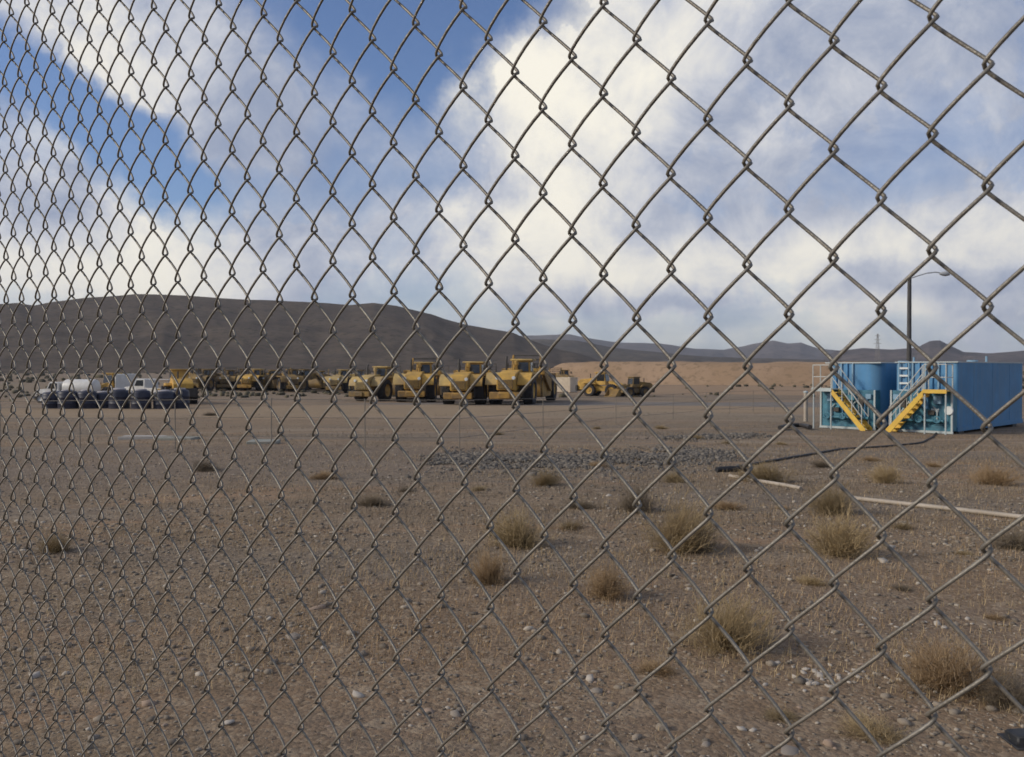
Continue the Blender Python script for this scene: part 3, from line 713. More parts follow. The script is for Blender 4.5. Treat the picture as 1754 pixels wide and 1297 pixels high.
# cream container
cc = empty('storage_container'); put(cc, 968, 122, -38, .8)
cr_ = MB(); cr_.box(-1.9, 1.9, -1.2, 1.2, .12, 2.6); cr_.build('body', M['cream'], cc, .02)
for k in range(14):
    MB().box(-1.75 + k * .26, -1.63 + k * .26, -1.235, -1.202, .25, 2.45).build('corrugation', M['cream'], cc)
MB().box(-1.95, 1.95, -1.25, 1.25, 2.602, 2.72).build('roof', M['cream'], cc)
for sx in (-1.6, 1.6): MB().box(sx - .15, sx + .15, -1.15, 1.15, 0, .12).build('skid', M['dark_metal'], cc)
tag(cc, 'cream corrugated storage container behind the row of scrapers', 'container')

# row of dark blue drums
M['drum'] = mat('navy_plastic', (.014, .017, .036), .5, .35, 1.5, .3, (.07, .07, .09), pos=True)
M['drum_lid'] = mat('dusty_grey_lid', (.36, .34, .35), .6, .2, 2, .4, (.2, .17, .15), pos=True)
db_ = MB(); rD = .80; db_.lathe([(0, 0), (rD * .93, 0), (rD, .06), (rD, .42), (rD * 1.03, .46), (rD, .50), (rD, .92), (rD * 1.03, .96), (rD, 1.0), (rD, 1.26), (rD * .95, 1.38), (rD * .80, 1.47), (rD * .5, 1.50)], 28, 'z')
dl_ = MB(); dl_.lathe([(rD * .62, 1.495), (rD * .62, 1.56), (rD * .56, 1.60), (0, 1.61)], 22, 'z')
dme = db_.mesh('drum_body', M['drum']); dlm = dl_.mesh('lid', M['drum_lid'])
for i, (px, Yd, rz) in enumerate(((90, 68.3, 0), (116, 67.6, 1), (150, 67.9, 2), (178, 69.0, 3), (204, 67.4, 4), (242, 67.2, 5), (281, 67.5, 6), (308, 68.6, 7))):
    dr = empty('storage_drum', gpx(px, Yd, -.03), rz); tag(dr, 'big round navy blue drum with a pale lid in the row before the white trucks', 'drum', 'row of navy blue drums')
    dr.scale = (random.uniform(.9, 1.06),) * 2 + (random.uniform(.86, 1.06),); dr.rotation_euler.x = random.uniform(-.04, .04); link('drum_body', dme, dr); link('lid', dlm, dr)

# ------------------------------------------------------------------ blue tanks with stairs
TROT = math.atan2(-.73, .69)
def make_tank(label, origin, mirror):
    W_, L_, H_ = 2.6, 9.2, 3.03; PZ_ = 1.87
    z = float(min(gz(origin[0], origin[1]), gz(origin[0] + 1.8, origin[1] - 1.9)))
    t = empty('frac_tank', (origin[0], origin[1], z), TROT); tag(t, label, 'tank', 'pair of blue steel tanks')
    mx = (lambda x: W_ - x) if mirror else (lambda x: x)
    def bx(m, x0, x1, *a):
        a0, a1 = mx(x0), mx(x1); return m.box(min(a0, a1), max(a0, a1), *a)
    # body with rounded front corners (plan polygon extruded)
    def plan(x0, x1, y0, y1, r):
        P = []
        for cx_, cy_, a0 in ((x0 + r, y0 + r, 180), (x1 - r, y0 + r, 270)):
            for k in range(8): a = R(a0 + 90 * k / 7); P.append((cx_ + r * math.cos(a), cy_ + r * math.sin(a)))
        return P + [(x1, y1), (x0, y1)]
    MB().prism(plan(0, W_, .55, L_, .62 if not mirror else .12), .28, H_, axis='z').build('tank_body', M['tank_blue'], t)
    MB().box(-.03, W_ + .03, .5, L_ + .05, .10, .28).build('skid_frame', M['tank_blue'], t)
    for yy in (.9, 4.5, 8.0): MB().box(-.02, W_ + .02, yy - .3, yy + .3, -.08, .10).build('support_foot', M['dark_metal'], t)
    MB().box(-.02, W_ + .02, .48, L_ + .02, H_, H_ + .05).build('roof_edge', M['pale_edge'], t)
    for yy in (6.2,): MB().lathe([(0, .10), (.22, .10), (.25, .08), (.25, 0)], 16, 'z').build('hatch', M['tank_light'], t, loc=(W_ / 2, yy, H_ + .05))
    MB().tube([(W_ - .3, 5.0, H_), (W_ - .3, 5.0, H_ + .32)], .05, 8).build('vent_pipe', M['tank_light'], t)
    for k in range(3):
        for xw in (-.002, W_ + .002): MB().box(xw - .006, xw + .006, 2.45 + k * 2.4, 2.475 + k * 2.4, .285, H_ - .005).build('weld_seam', M['tank_blue'], t)
    # lower front cabinet
    fr = MB(); fr.box(.02, W_ - .02, 0.0, .55, .12, PZ_ - .06).build('front_cabinet', M['tank_teal'], t, .01)
    for x in (.0, W_ - .07): MB().box(x, x + .07, -.05, .02, .12, PZ_ - .05).build('corner_post', M['pale_edge'], t)
    MB().box(-.02, W_ + .02, -.06, .02, .02, .12).build('sill_beam', M['pale_edge'], t)
    for k in range(3): MB().box(.35 + k * .75, .95 + k * .75, -.03, -.002, .35, 1.6).build('cabinet_panel', M['tank_teal'], t, .01)
    # manifold
    mf = MB(); mf.tube([(mx(.25), -.16, .55), (mx(2.35), -.16, .55)], .07, 10); mf.build('manifold_pipe', M['tank_teal'], t)
    for k in range(3):
        x = mx(.5 + k * .75)
        vo = MB().tube([(x, -.16, .55), (x, -.34, .55)], .085, 12).build('valve', M['tank_teal'], t)
        MB().lathe([(.13, -.015), (.16, 0), (.13, .015), (.10, 0), (.13, -.015)], 16, 'y').build('hand_wheel', M['tank_teal'], vo, loc=(x, -.40, .62))
    for k, (xb, zb, wb, hb, db, mk) in enumerate(((.42, 1.28, .30, .34, .16, 'tank_light'), (.95, 1.05, .22, .5, .12, 'tank_blue'), (1.38, 1.35, .34, .24, .18, 'tank_teal'), (1.9, 1.1, .2, .4, .14, 'dark_metal'), (2.2, 1.42, .24, .22, .1, 'tank_light'), (.7, .8, .26, .2, .12, 'dark_metal'))):
        bx(MB(), xb, xb + wb, -.035 - db, -.034, zb, zb + hb).build('equipment_box', M[mk], t, .01)
    for k in range(4):
        xq = .6 + k * .52; MB().tube([(mx(xq), -.09, .55), (mx(xq), -.09, 1.0 + .1 * k), (mx(xq + .16), -.09, 1.15 + .1 * k)], .028, 7).build('riser_pipe', M['tank_blue'] if k % 2 else M['pale_edge'], t)
    if mirror:
        MB().lathe([(0, -.05), (.17, -.05), (.19, 0), (.17, .02)], 18, 'y').build('manway_cover', M['valve'], t, loc=(W_ - .14, -.06, 1.0))
        MB().box(1.75, 2.05, -.06, -.032, .92, 1.06).build('name_plate', M['valve'], t)
    # upper front: ribs and ladder
    for k in range(7):
        xr = .5 + k * .27
        if mirror or k < 4: MB().box(mx(xr) - .035, mx(xr) + .035, .47, .548, PZ_ + .02, H_ - .01).build('stiffener_rib', M['tank_light'] if k % 2 else M['tank_blue'], t)
    if mirror:
        ld = MB(); ld.box(.16, .21, .40, .46, .9, H_ + .02); ld.box(.58, .63, .40, .46, .9, H_ + .02); lo = ld.build('ladder', M['tank_light'], t)
        for k in range(6): MB().box(.212, .578, .41, .45, 1.1 + k * .33, 1.18 + k * .33).build('rung', M['valve'], lo)
    # platform
    px0, px1 = -.02, .92
    bx(MB(), px0, px1, -.78, .0, PZ_ - .05, PZ_).build('platform', M['pale_edge'] if not mirror else M['stair_yellow'], t)
    bx(MB(), px0 - .01, px1 + .01, -.83, -.782, PZ_ - .13, PZ_ + .03).build('toe_board', M['stair_yellow'] if mirror else M['pale_edge'], t)
    rl = MB(); TOP = PZ_ + 1.08
    for (x, y) in ((px0 + .03, -.76), (px1 - .03, -.76), (px0 + .03, -.03)):
        rl.bar((mx(x), y, PZ_), (mx(x), y, TOP), .024, 6)
    for zz in (PZ_ + .54, TOP):
        rl.tube([(mx(px1 - .03), -.76, zz), (mx(px0 + .03), -.76, zz), (mx(px0 + .03), -.03, zz)], .022, 6)
    rl.build('platform_railing', M['rail'], t)
    for (x, y) in ((px0 + .05, -.72), (px1 - .05, -.72)): MB().bar((mx(x), y, 0.0), (mx(x), y, PZ_ - .05), .035, 8).build('platform_leg', M['pale_edge'], t)
    # stair
    sx0, sz0, sx1, sz1 = px1, PZ_ - .02, 2.32, .10
    for y in (-.78, -.10):
        p = [(mx(sx0), sz0 + .03), (mx(sx0), sz0 - .24), (mx(sx1 - .05), sz1 - .08), (mx(sx1 + .17), sz1 - .08), (mx(sx1 + .17), sz1 + .02)]
        MB().prism(p, y - .025, y + .025).build('stringer', M['stair_yellow'], t)
    nst = 8
    for k in range(nst):
        q = (k + .7) / nst; x = sx0 + (sx1 - sx0) * q; zz = sz0 + (sz1 - sz0) * q
        bx(MB(), x - .10, x + .12, -.754, -.126, zz - .02, zz + .02).build('tread', M['stair_yellow'], t)
    for y in (-.78, -.10):
        hr = MB(); dxs, dzs = sx1 - sx0, sz1 - sz0
        for off in (.52, 1.0):
            hr.bar((mx(sx0), y, sz0 + off + .06), (mx(sx1), y, sz1 + off), .022, 6)
        for q in (.02, .35, .68, 1.0):
            x = sx0 + dxs * q; zz = sz0 + dzs * q; hr.bar((mx(x), y, zz), (mx(x), y, zz + 1.02), .022, 6)
        hr.build('hand_rail', M['rail'], t)
    return t
OB = Vector((16.75, 37.75))
make_tank('blue steel tank with bare flat side wall and stairs descending towards its neighbour', (OB.x, OB.y), True)
OA = OB - Vector((.69, -.73)) * 3.25
make_tank('blue steel tank with rounded front whose platform stands at the open yard side', (OA.x, OA.y), False)

# street light behind the tanks
lp = hit(1557, 722); Yl = 50.0; base = gpx(1557, Yl)
lt = empty('street_light', base); tag(lt, 'tall dark light pole with a curved arm behind the blue tanks', 'street light')
hp = at(1557, 476, Yl).z - base.z
MB().tube([(0, 0, -.2), (0, 0, hp)], [.15, .11], 12).build('pole', M['pole_wood'], lt)
ar = [(0, 0, hp - .05), (.5, 0, hp + .12), (1.0, 0, hp + .27), (1.5, 0, hp + .33), (1.9, 0, hp + .27)]
MB().tube(ar, .035, 8).build('arm', M['lamp'], lt)
lh = MB(); lh.lathe([(0, -.3), (.07, -.28), (.13, -.1), (.15, .1), (.11, .28), (0, .32)], 14, 'x', (2.05, 0, hp + .24)); lh.build('lamp_head', M['lamp'], lt)

# far transmission tower
tw = empty('transmission_tower', gpx(1503, 1600)); tag(tw, 'faint lattice transmission tower on the horizon above the blue tanks', 'tower')
zt = at(1503, 572, 1600).z - tw.location.z; m = MB()
for sx in (-1, 1):
    for sy in (-1, 1): m.bar((sx * 4, sy * 4, -3), (sx * .8, sy * .8, zt), .35, 4)
for k in range(6):
    a = k / 6.; b = (k + 1) / 6.; wa = 4 - 3.2 * a; wb = 4 - 3.2 * b
    m.bar((-wa, -wa, zt * a), (wb, -wb, zt * b), .22, 4); m.bar((wa, -wa, zt * a), (-wb, -wb, zt * b), .22, 4)
m.build('lattice', M['post'], tw)
for k, ln in ((.70, 7), (.82, 6), (.94, 5)): MB().bar((-ln, 0, zt * k), (ln, 0, zt * k), .35, 4).build('cross_arm', M['post'], tw)

# hoses, pipes and litter around the tanks
def ground_line(name, pts, r, mtl, label, cat, n=10, lift=1.0, step=.35):
    P = [hit(*p) for p in pts]; Q = []
    for a, b in zip(P[:-1], P[1:]):
        k = max(2, int((b - a).length / step))
        for i in range(k): q = a.lerp(b, i / k); Q.append(Vector((q.x, q.y, float(gz(q.x, q.y)) + r * lift)))
    Q.append(P[-1] + Vector((0, 0, r * lift)))
    for _ in range(3): Q = [Q[0]] + [(Q[i - 1] + Q[i] * 2 + Q[i + 1]) / 4 for i in range(1, len(Q) - 1)] + [Q[-1]]
    o = Q[0].copy(); m = MB(); m.tube([q - o for q in Q], r, n)
    ob = m.build(name, mtl); ob.location = o
    return tag(ob, label, cat)
ground_line('hose', [(1236, 808), (1256, 803), (1300, 795), (1350, 786), (1400, 778), (1450, 770), (1520, 766), (1578, 760), (1598, 750), (1604, 742)], .030, M['rubber'], 'black rubber hose snaking over the dirt to the blue tanks', 'hose')
ground_line('pipe', [(1250, 818), (1300, 827), (1345, 834), (1372, 840)], .033, M['pvc'], 'short pale pipe lying in the dirt beside the hose end', 'pipe')
ground_line('pipe', [(1462, 857), (1540, 866), (1620, 875), (1700, 884), (1800, 896)], .033, M['pvc'], 'long pale pipe lying across the dirt below the blue tanks', 'pipe', step=2.)
ground_line('hose', [(1336, 738), (1350, 734), (1372, 733), (1388, 737)], .10, M['rubber'], 'short thick black hose at the corner of the tank platform', 'hose', lift=1.4)
hs = empty('hose_coupling', hit(1246, 808)); tag(hs, 'black coupling block at the open end of the hose', 'coupling')
MB().tube([(-.25, -.1, .05), (.05, .02, .05), (.3, .12, .05)], [.06, .07, .055], 12).build('coupling_body', M['rubber'], hs)
MB().lathe([(.05, -.03), (.09, -.02), (.09, .02), (.05, .03)], 14, 'x', (.3, .12, .05)).build('flange', M['dark_metal'], hs)
bo = empty('marker_post', hit(1380, 722)); tag(bo, 'weathered beige marker post beside the tank platform', 'post')
MB().tube([(0, 0, -.1), (0, 0, 1.55)], .11, 12).build('post_body', M['pvc'], bo); MB().lathe([(.12, 0), (.13, .04), (.1, .09), (0, .11)], 12, 'z', (0, 0, 1.55)).build('cap', M['pale_edge'], bo)
def slab(px, py, w, d, h, rz, mtl, label):
    p = hit(px, py); o = MB().hexa([(-w, -d, -.05), (w, -d * .9, -.05), (w * .97, d, -.05), (-w * .98, d, -.05), (-w, -d, h), (w, -d * .9, h * .9), (w * .97, d, h), (-w * .98, d, h * 1.1)]).build('slab', mtl, None, .01)
    o.location = p; o.rotation_euler.z = R(rz); tag(o, label, 'slab')
slab(245, 752, .75, .35, .10, 4, M['slab'], 'pale concrete slab lying in the dirt beyond the packed track')
slab(305, 753, .65, .40, .09, -6, M['slab_teal'], 'pale greenish slab touching the concrete slab')
slab(452, 760, .45, .40, .10, 3, M['slab_teal'], 'small pale teal slab alone beside a thin fence post')

# thin fence across the yard
tf = empty('yard_fence', hit(787, 771)); tag(tf, 'low wire fence on thin dark posts crossing the yard', 'fence')
fp = [hit(*p) for p in ((-160, 766), (0, 767), (137, 768), (300, 769), (465, 769), (625, 770), (787, 771), (930, 747), (1055, 727), (1153, 719), (1210, 712), (1250, 709), (1290, 706), (1327, 704), (1400, 701))]
for p in fp:
    q = p - tf.location; MB().tube([q - Vector((0, 0, .1)), q + Vector((0, 0, 1.45))], .017, 6).build('post', M['post'], tf)
for hgt in (.35, .9, 1.42):
    MB().tube([p - tf.location + Vector((0, 0, hgt)) for p in fp], .008, 4).build('strand', M['post'], tf)

# black scrap at the fence line
bp_ = hit(1752, 1272); bs = empty('plastic_bin_lid', bp_); bs.scale = (.62, .62, .5); tag(bs, 'black plastic lid lying on the gravel near the fence', 'lid')
MB().hexa([(-.10, -.10, .0), (.16, -.12, .0), (.18, .12, .0), (-.09, .11, .0), (-.09, -.09, .10), (.15, -.11, .12), (.17, .11, .09), (-.08, .10, .08)]).build('lid_shell', M['black_plastic'], bs, .012)
MB().box(-.12, .2, -.14, .14, -.005, .018).build('rim', M['black_plastic'], bs, .006)

# ------------------------------------------------------------------ dry shrubs
M['straw'] = tint_mat('dry_straw', (.27, .195, .10), (.48, .365, .21))
M['olive'] = tint_mat('olive_twigs', (.21, .155, .08), (.40, .305, .175))
M['brown'] = tint_mat('rust_brown_twigs', (.25, .165, .088), (.42, .30, .175))
M['darkb'] = tint_mat('dark_dead_twigs', (.14, .11, .075), (.27, .215, .15))
def twig_mesh(name, seed, n, mtl, flat=1., open_=1., rad=.0034):
    """unit shrub (about 1 m wide, ~.7 m high): fine branching twigs"""
    g = np.random.default_rng(seed); V = []; Fc = []; T = []; o = 0
    def strand(p, d, L, r, segs, droop, tint):
        nonlocal o
        pts = [p.copy()]; q = p.copy(); dd = d.copy()
        for s in range(segs):
            dd = dd + g.normal(0, .20, 3) + np.array([0, 0, -droop]); dd /= np.linalg.norm(dd)
            q = q + dd * L / segs; pts.append(q.copy())
        for i, q in enumerate(pts):
            rr = r * (1 - .75 * i / segs); a = g.random() * 6
            for k in range(3):
                an = a * 0 + 2.094 * k; V.append(q + rr * np.array([math.cos(an), math.sin(an), .3 * math.sin(an * 2)])); T.append(tint)
        for i in range(segs):
            for k in range(3):
                k2 = (k + 1) % 3; Fc.append((o + i * 3 + k, o + i * 3 + k2, o + i * 3 + 3 + k2, o + i * 3 + 3 + k))
        o += len(pts) * 3
        return pts
    for i in range(n):
        az_ = g.random() * 2 * math.pi; e = math.acos(1 - g.random() * open_)
        d = np.array([math.sin(e) * math.cos(az_), math.sin(e) * math.sin(az_), math.cos(e) * flat + .12])
        L = g.uniform(.30, .52) * (1 + .2 * math.sin(az_ * 3 + seed)); tint = g.random()
        pts = strand(np.array([g.normal(0, .03), g.normal(0, .03), 0.]), d / np.linalg.norm(d), L, rad * 1.5, 4, .03, tint * .7)
        for b in range(8):
            j = g.integers(1, 5); q = pts[j]; d2 = d + g.normal(0, .65, 3); d2[2] = abs(d2[2]) * .8 + .1
            strand(q, d2 / np.linalg.norm(d2), g.uniform(.10, .24), rad, 3, .02, min(1, tint * .6 + g.random() * .4))
    V = np.array(V); V[:, 2] = np.maximum(V[:, 2], -.02)
    return np_mesh(name, V, np.array(Fc), mtl, tint=np.array(T))
def stem_mesh(name, seed, mtl):
    g = random.Random(seed); m = MB()
    for k in range(4):
        a = g.random() * 6.28; m.tube([(0, 0, -.06), (.03 * math.cos(a), .03 * math.sin(a), .05), (.09 * math.cos(a), .09 * math.sin(a), .16)], [.014, .011, .006], 5)
    return m.mesh(name, mtl)
kinds = {}
for key, mk, flat, op in (('straw', 'straw', 1.1, .95), ('olive', 'olive', .95, 1.0), ('brown', 'brown', 1.0, 1.0), ('dark', 'darkb', .8, 1.0)):
    kinds[key] = [twig_mesh('twigs', 20 + i + len(key), 320, M[mk], flat, op) for i in range(2)]
stems = stem_mesh('stem', 5, mat('stem_bark', (.09, .065, .045), .9, .3, 20))
def bush(px, py, w, h, kind, label, group=None, var=0):
    p = hit(px, py); d = p.y
    s = w / F * d; hh = h / F * d
    t = empty('dry_shrub', p - Vector((0, 0, .01)), random.uniform(0, 6.28)); k_ = random.uniform(.82, 1.22); t.scale = (s * 1.04 * k_, s * 1.04 / k_, hh / .60); t.rotation_euler.x = random.uniform(-.14, .14); t.rotation_euler.y = random.uniform(-.14, .14)
    tag(t, label, 'shrub', group)
    link('twigs', kinds[kind][var % 2], t); link('stem', stems, t)
    return t
bush(885, 936, 105, 74, 'olive', 'round olive shrub close behind a brown tumbleweed')
bush(838, 998, 78, 68, 'brown', 'rust brown tumbleweed touching the olive shrub', var=1)
bush(1036, 1022, 84, 68, 'brown', 'lone orange brown tumbleweed on open gravel')
bush(1165, 944, 135, 100, 'straw', 'wide straw coloured shrub with shade at its foot drawn as dark twigs')
bush(1192, 942, 80, 46, 'dark', 'flat dark twigs standing in for shade at the foot of the wide straw shrub')  # dark twigs stand in for the shaded lower right side of the shrub
bush(1092, 876, 74, 56, 'dark', 'dark dead shrub behind the wide straw shrub')
bush(1248, 1110, 165, 108, 'straw', 'big pale straw shrub beside the white pebbles', var=1)
bush(1440, 952, 110, 86, 'straw', 'tall straw shrub standing before the long pale pipe')
bush(1425, 880, 84, 62, 'olive', 'yellowish shrub between the two pale pipes', var=1)
bush(1625, 1178, 190, 96, 'brown', 'broad brown shrub with dark base on the near gravel', var=1)
bush(1722, 1205, 110, 70, 'dark', 'dark dead brush against the broad brown shrub')
bush(1745, 938, 90, 40, 'dark', 'dark brush below the long pale pipe', var=1)
bush(935, 832, 62, 30, 'straw', 'low yellow tuft in front of the dark rock strip')
bush(1156, 826, 46, 24, 'olive', 'low green tuft at the end of the dark rock strip', var=1)
bush(1310, 825, 90, 40, 'olive', 'low olive shrub behind the short pale pipe')
bush(1518, 828, 60, 40, 'straw', 'yellow shrub behind the long pale pipe', var=1)
bush(95, 945, 64, 38, 'straw', 'yellow straw tuft alone on the packed dirt', var=1)
bush(1700, 830, 80, 40, 'brown', 'brown shrub in front of the bare tank wall')
bush(352, 806, 60, 22, 'dark', 'flat brown brush beyond the packed track')
bush(640, 866, 60, 26, 'dark', 'flat dead brush alone on the open dirt', var=1)
g_ = 'small dry tufts scattered over the dirt'
tuft_spots = [(985, 905), (990, 870), (1235, 872), (1335, 872), (1560, 905), (1640, 950), (1400, 1000), (1560, 1010), (1690, 1060), (1110, 1150), (1330, 1230), (1480, 1260),
              (820, 840), (690, 842), (560, 820), (1010, 800), (1240, 760), (1330, 762), (1180, 752), (1400, 800), (1600, 800), (1480, 790), (860, 745), (1010, 735), (1120, 735), (370, 712)]
for i, (px, py) in enumerate(tuft_spots):
    s = random.uniform(.5, 1.2) * (16 + (py - 640) * .12)
    bush(px + random.uniform(-15, 15), py, s * 1.2, s * .36, ('straw', 'olive', 'brown', 'dark')[(i * 7 + i // 3) % 4], {'straw': 'small flat straw yellow tuft on the open dirt', 'olive': 'small flat olive tuft on the open dirt', 'brown': 'small flat rust brown tuft on the open dirt', 'dark': 'small flat dark dead tuft on the open dirt'}[('straw', 'olive', 'brown', 'dark')[(i * 7 + i // 3) % 4]], g_, i)

# ------------------------------------------------------------------ stones, gravel and litter
def pebble_arrays(P, S, g, flat=.6):
    """P (n,3) positions, S (n) sizes -> joined low-poly stones (14 verts / 24 tris)"""
    base = []
    for x in (-1, 1):
        for y in (-1, 1):
            for z in (-1, 1): base.append((x * .72, y * .72, z * .62))
    for a in range(3):
        for s in (-1, 1): v = [0, 0, 0]; v[a] = s; base.append(tuple(v))
    base = np.array(base); tri = []
    quads = {(0, -1): (0, 1, 3, 2), (0, 1): (4, 6, 7, 5), (1, -1): (0, 4, 5, 1), (1, 1): (2, 3, 7, 6), (2, -1): (0, 2, 6, 4), (2, 1): (1, 5, 7, 3)}
    for i, (a, s) in enumerate(((0, -1), (0, 1), (1, -1), (1, 1), (2, -1), (2, 1))):
        q = quads[(a, s)]
        for k in range(4): tri.append((q[k], q[(k + 1) % 4], 8 + i))
    tri = np.array(tri); n = len(P)
    B = np.broadcast_to(base, (n, 14, 3)) * (1 + g.normal(0, .17, (n, 14, 1)))
    B = B * np.stack([g.uniform(.7, 1.3, n), g.uniform(.6, 1.1, n), g.uniform(.35, .8, n) * flat / .6], -1)[:, None]
    a = g.uniform(0, 6.28, n); c, s = np.cos(a), np.sin(a)
    X = B[..., 0] * c[:, None] - B[..., 1] * s[:, None]; Y = B[..., 0] * s[:, None] + B[..., 1] * c[:, None]
    V = np.stack([X, Y, B[..., 2]], -1) * S[:, None, None] + P[:, None]
    Fc = tri[None] + (np.arange(n) * 14)[:, None, None]
    return V.reshape(-1, 3), Fc.reshape(-1, 3)
def scatter(n, r0, r1, g, a0=-40, a1=40, power=1.):
    """positions with density falling with distance"""
    u = g.random(n) ** power; r = r0 * (r1 / r0) ** u
    a = np.radians(g.uniform(a0, a1, n)); x = r * np.sin(a); y = r * np.cos(a)
    return x, y, r
M['gravel'] = tint_mat('gravel_stones', (.125, .103, .080), (.27, .225, .175), .9, (.40, .355, .295))
g1 = np.random.default_rng(5)
x, y, r = scatter(46000, 2.4, 26, g1)
keep = fbm(x / 1.1 + 5, y / 1.1, 3) + g1.random(len(x)) * .9 > .28
x, y, r = x[keep], y[keep], r[keep]
S = g1.lognormal(math.log(.0058), .6, len(x)) * np.clip(r / 5, .8, 2.2); S = np.clip(S, .003, .03)
P = np.stack([x, y, gz(x, y) + S * .15], -1)
V, Fc = pebble_arrays(P, S, g1)
tag(link('gravel', np_mesh('gravel', V, Fc, M['gravel'], tint=np.repeat(g1.random(len(x)) ** 1.05, 14))), 'loose gravel and pebbles strewn over the desert dirt', 'gravel', kind='stuff')

# single stones large enough to pick out: pieces of the ground
M['stone_w'] = mat('white_stone', (.42, .375, .32), .9, .2, 30, .3, (.3, .25, .2), bump=.3, bscale=60)
M['stone_g'] = mat('grey_stone', (.25, .215, .18), .9, .2, 30, .3, (.2, .16, .12), bump=.3, bscale=60)
M['stone_t'] = mat('tan_stone', (.30, .22, .165), .9, .2, 30, .3, (.2, .16, .12), bump=.3, bscale=60)
sm = {}
for key in ('w', 'g', 't'):
    sm[key] = []
    for k in range(5):
        V, Fc = pebble_arrays(np.zeros((1, 3)), np.ones(1), g1, .7)
        me = np_mesh('stone', V, Fc, M['stone_' + key]); sm[key].append(me)
def stone(px, py, wpx, key):
    p = hit(px, py); o = link('stone', random.choice(sm[key]), ground)
    s = wpx / F * p.length * .5; o.location = p + Vector((0, 0, s * (.12 if key == 'w' else -.10))); o.scale = (s, s * random.uniform(.6, 1), s * random.uniform(.55, .9)); o.rotation_euler = (random.uniform(-.2, .2), random.uniform(-.2, .2), random.uniform(0, 6.3))
for px, py, w, k in ((505, 1090, 44, 'g'), (555, 1110, 16, 'w'), (715, 960, 18, 'w'), (612, 1192, 24, 'w'), (255, 1207, 30, 't'), (1352, 1287, 46, 'g'), (735, 1220, 26, 't'), (1020, 1185, 30, 'g'), (1525, 939, 18, 'w'), (1512, 962, 24, 'w'), (60, 1160, 22, 'w'), (540, 1042, 34, 't'), (225, 1065, 20, 'g'), (780, 1225, 26, 'g'),
                     (1480, 902, 14, 'w'), (1043, 850, 12, 'w'), (1330, 1137, 14, 'w'), (1605, 1070, 20, 'w'), (1618, 1076, 14, 'w'), (1270, 1250, 18, 'w'), (1290, 1252, 14, 'w'), (1060, 1060, 18, 'g'), (700, 1130, 20, 't'), (390, 1240, 22, 'w'), (160, 1265, 20, 'g'), (310, 1130, 22, 't'), (1010, 1165, 22, 'w'), (1420, 1275, 24, 't'), (1210, 1275, 26, 'g')):
    stone(px, py, w, k)
for i in range(50): stone(random.gauss(1420, 60), random.gauss(1160, 14), random.uniform(8, 17), random.choice('wwwgt'))
for i in range(16): stone(random.gauss(1600, 50), random.gauss(1070, 10), random.uniform(6, 11), random.choice('wwgt'))
for i in range(130): stone(random.uniform(0, 1754), 900 + 397 * random.random() ** .6, random.uniform(6, 11), random.choice('gttt'))

# dark rock strip along the drainage edge
def riprap(name, pts, width, n, seed, smin, smax, label):
    g = np.random.default_rng(seed); Pw = np.array([list(hit(*p)) for p in pts]); t = g.random(n) * (len(pts) - 1); i = np.minimum(t.astype(int), len(pts) - 2); f = t - i
    c = Pw[i] * (1 - f[:, None]) + Pw[i + 1] * f[:, None]
    off = g.normal(0, width, n); x = c[:, 0] + g.normal(0, .3, n); y = c[:, 1] + off
    ok = fbm(x / 1.3 + 7, y / 1.0 + 2, 3) + g.random(n) * .6 > .12; x, y, off = x[ok], y[ok], off[ok]; n = len(x)
    S = np.clip(smin * g.lognormal(.35, .55, n), smin * .6, smax * 1.8); z = gz(x, y) - S * .1 + .05 * np.exp(-(off / width) ** 2)
    V, Fc = pebble_arrays(np.stack([x, y, z], -1), S, g, .8)
    return tag(link(name, np_mesh(name, V, Fc, M['dark_rock'], tint=np.repeat(g.random(n), 14))), label, 'rocks', kind='stuff')
M['dark_rock'] = tint_mat('dark_rock', (.080, .073, .066), (.20, .175, .145), .9)
riprap('rock_strip', [(755, 788), (860, 790), (960, 792), (1060, 788), (1150, 782), (1230, 776)], 1.7, 15000, 3, .014, .05, 'strip of dark grey broken rock along the drainage edge')
riprap('rock_heap', [(1120, 752), (1190, 750), (1250, 748), (1290, 745)], .8, 3000, 4, .018, .06, 'low heap of dark rock near the corner of the tanks')

# dry grass blades and straw
g2 = np.random.default_rng(9); n = 26000
x, y, r = scatter(n, 2.6, 34, g2)
keep = fbm(x / 1.6 + 91, y / 1.6 + 4, 3) + .25 * g2.random(n) > .12 + .10 * (x < 0)
x, y, r = x[keep], y[keep], r[keep]; n = len(x)
z = gz(x, y); a = g2.uniform(0, 6.28, n); L = g2.uniform(.015, .07, n) * np.clip(r / 6, .8, 1.6); ti = g2.uniform(.1, 1.3, n); w = .0014 * np.clip(r / 4, 1, 4)
dx_ = np.cos(a); dy_ = np.sin(a)
b0 = np.stack([x - dy_ * w, y + dx_ * w, z - .002], -1); b1 = np.stack([x + dy_ * w, y - dx_ * w, z - .002], -1)
tp = np.stack([x + dx_ * L * np.sin(ti), y + dy_ * L * np.sin(ti), z + L * np.cos(ti) + .003], -1)
V = np.stack([b0, b1, tp], 1).reshape(-1, 3); Fc = np.arange(3 * n).reshape(-1, 3)
tag(link('dry_grass', np_mesh('dry_grass', V, Fc, M['straw'], tint=np.repeat(g2.random(n), 3))), 'sparse dry grass and straw litter over the dirt', 'grass', kind='stuff')

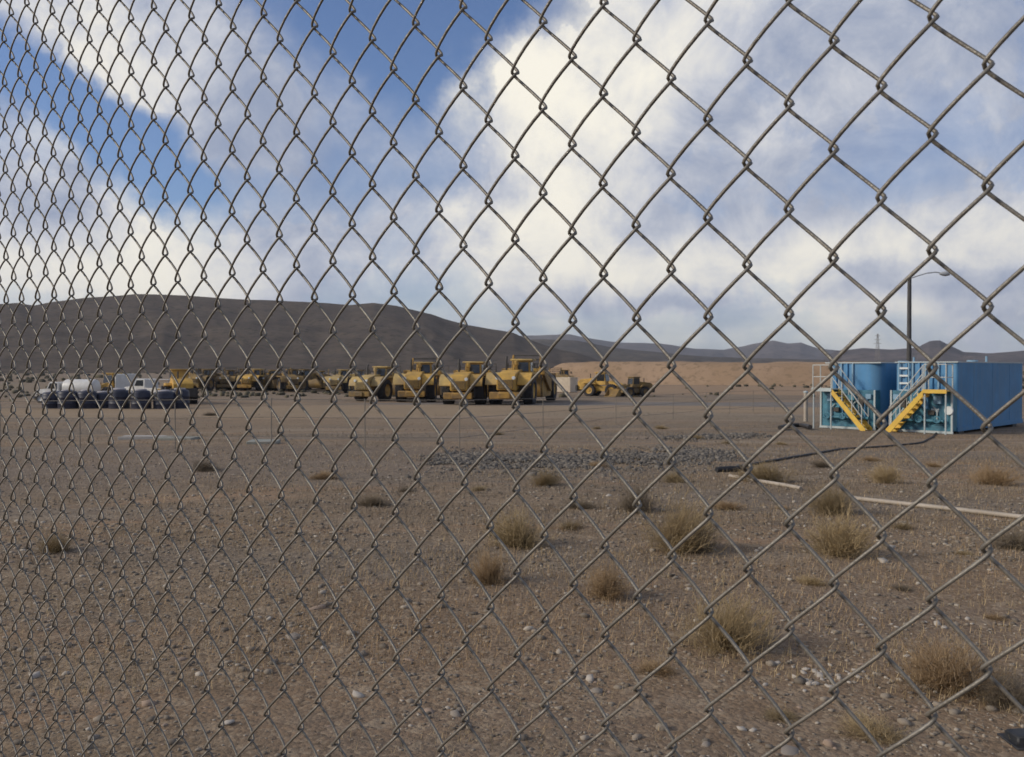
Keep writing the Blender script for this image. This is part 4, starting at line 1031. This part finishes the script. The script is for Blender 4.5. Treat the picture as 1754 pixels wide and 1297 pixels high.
# low dead weeds in drifts between the fence and the yard
def weeds(name, seed, r0, r1, n, thr, Lr, w0, mtl, label, x0=-99):
    g = np.random.default_rng(seed); x, y, r = scatter(n, r0, r1, g, -38, 40)
    k = (fbm(x / 5. + seed, y / 1.6 + 4, 3) + .12 * fbm(x / .4, y / .4, 2) + .15 * g.random(n) > thr - .10 * np.clip(x / 6., -1, 1)); x, y, r = x[k], y[k], r[k]; n = len(x)
    z = gz(x, y); a = g.uniform(0, 6.28, n); L = g.uniform(*Lr, n); ti = g.uniform(.05, 1.0, n); w = w0 * np.clip(r / 15, .8, 2.2)
    dx_, dy_ = np.cos(a), np.sin(a)
    b0 = np.stack([x - dy_ * w, y + dx_ * w, z - .01], -1); b1 = np.stack([x + dy_ * w, y - dx_ * w, z - .01], -1)
    tp = np.stack([x + dx_ * L * np.sin(ti), y + dy_ * L * np.sin(ti), z + L * np.cos(ti)], -1)
    V = np.stack([b0, b1, tp], 1).reshape(-1, 3)
    tag(link(name, np_mesh(name, V, np.arange(3 * n).reshape(-1, 3), mtl, tint=np.repeat(g.random(n), 3))), label, 'weeds', kind='stuff')
weeds('dead_weeds', 21, 5, 45, 60000, .17, (.02, .10), .0035, M['brown'], 'drifts of low rust brown weeds across the middle ground')
weeds('straw_weeds', 33, 5, 45, 45000, .20, (.02, .09), .0032, M['straw'], 'drifts of low straw coloured weeds across the middle ground')
weeds('dark_weeds', 47, 9, 60, 60000, .18, (.03, .13), .005, M['darkb'], 'thin bands of dark dead weeds along the yard')

# far scrub dots at the foot of the hills and bank
g3 = np.random.default_rng(13); n = 2600
r = 100 * (700 / 100) ** g3.random(n); a = np.radians(g3.uniform(-34, 40, n)); x = r * np.sin(a); y = r * np.cos(a)
keep = (fbm(x / 60., y / 60., 3) + g3.random(n) * .6 > .25); x, y, r = x[keep], y[keep], r[keep]
S = g3.uniform(.25, .7, len(x)) * np.clip(r / 200, .6, 1.6)
V, Fc = pebble_arrays(np.stack([x, y, gz(x, y, False) + S * .3], -1), S, g3, .8)
M['scrub'] = tint_mat('far_scrub', (.05, .046, .032), (.11, .095, .06))
tag(link('desert_scrub', np_mesh('desert_scrub', V, Fc, M['scrub'], tint=np.repeat(g3.random(len(x)), 14))), 'low dark desert scrub dotting the far plain', 'scrub', kind='stuff')

# ------------------------------------------------------------------ the air: thin even haze over the whole plain
hm = bpy.data.materials.new('haze_air'); hm.use_nodes = True
hn = hm.node_tree.nodes; hn.clear()
pv = hn.new('ShaderNodeVolumePrincipled'); pv.inputs['Color'].default_value = (.80, .86, .97, 1); pv.inputs['Density'].default_value = HAZE; pv.inputs['Anisotropy'].default_value = .2
ho_ = hn.new('ShaderNodeOutputMaterial'); hm.node_tree.links.new(pv.outputs[0], ho_.inputs['Volume'])
hz = MB().box(-6900, 6900, -6900, 6900, -12, 320).build('haze', hm, smooth=0); tag(hz, kind='stuff')
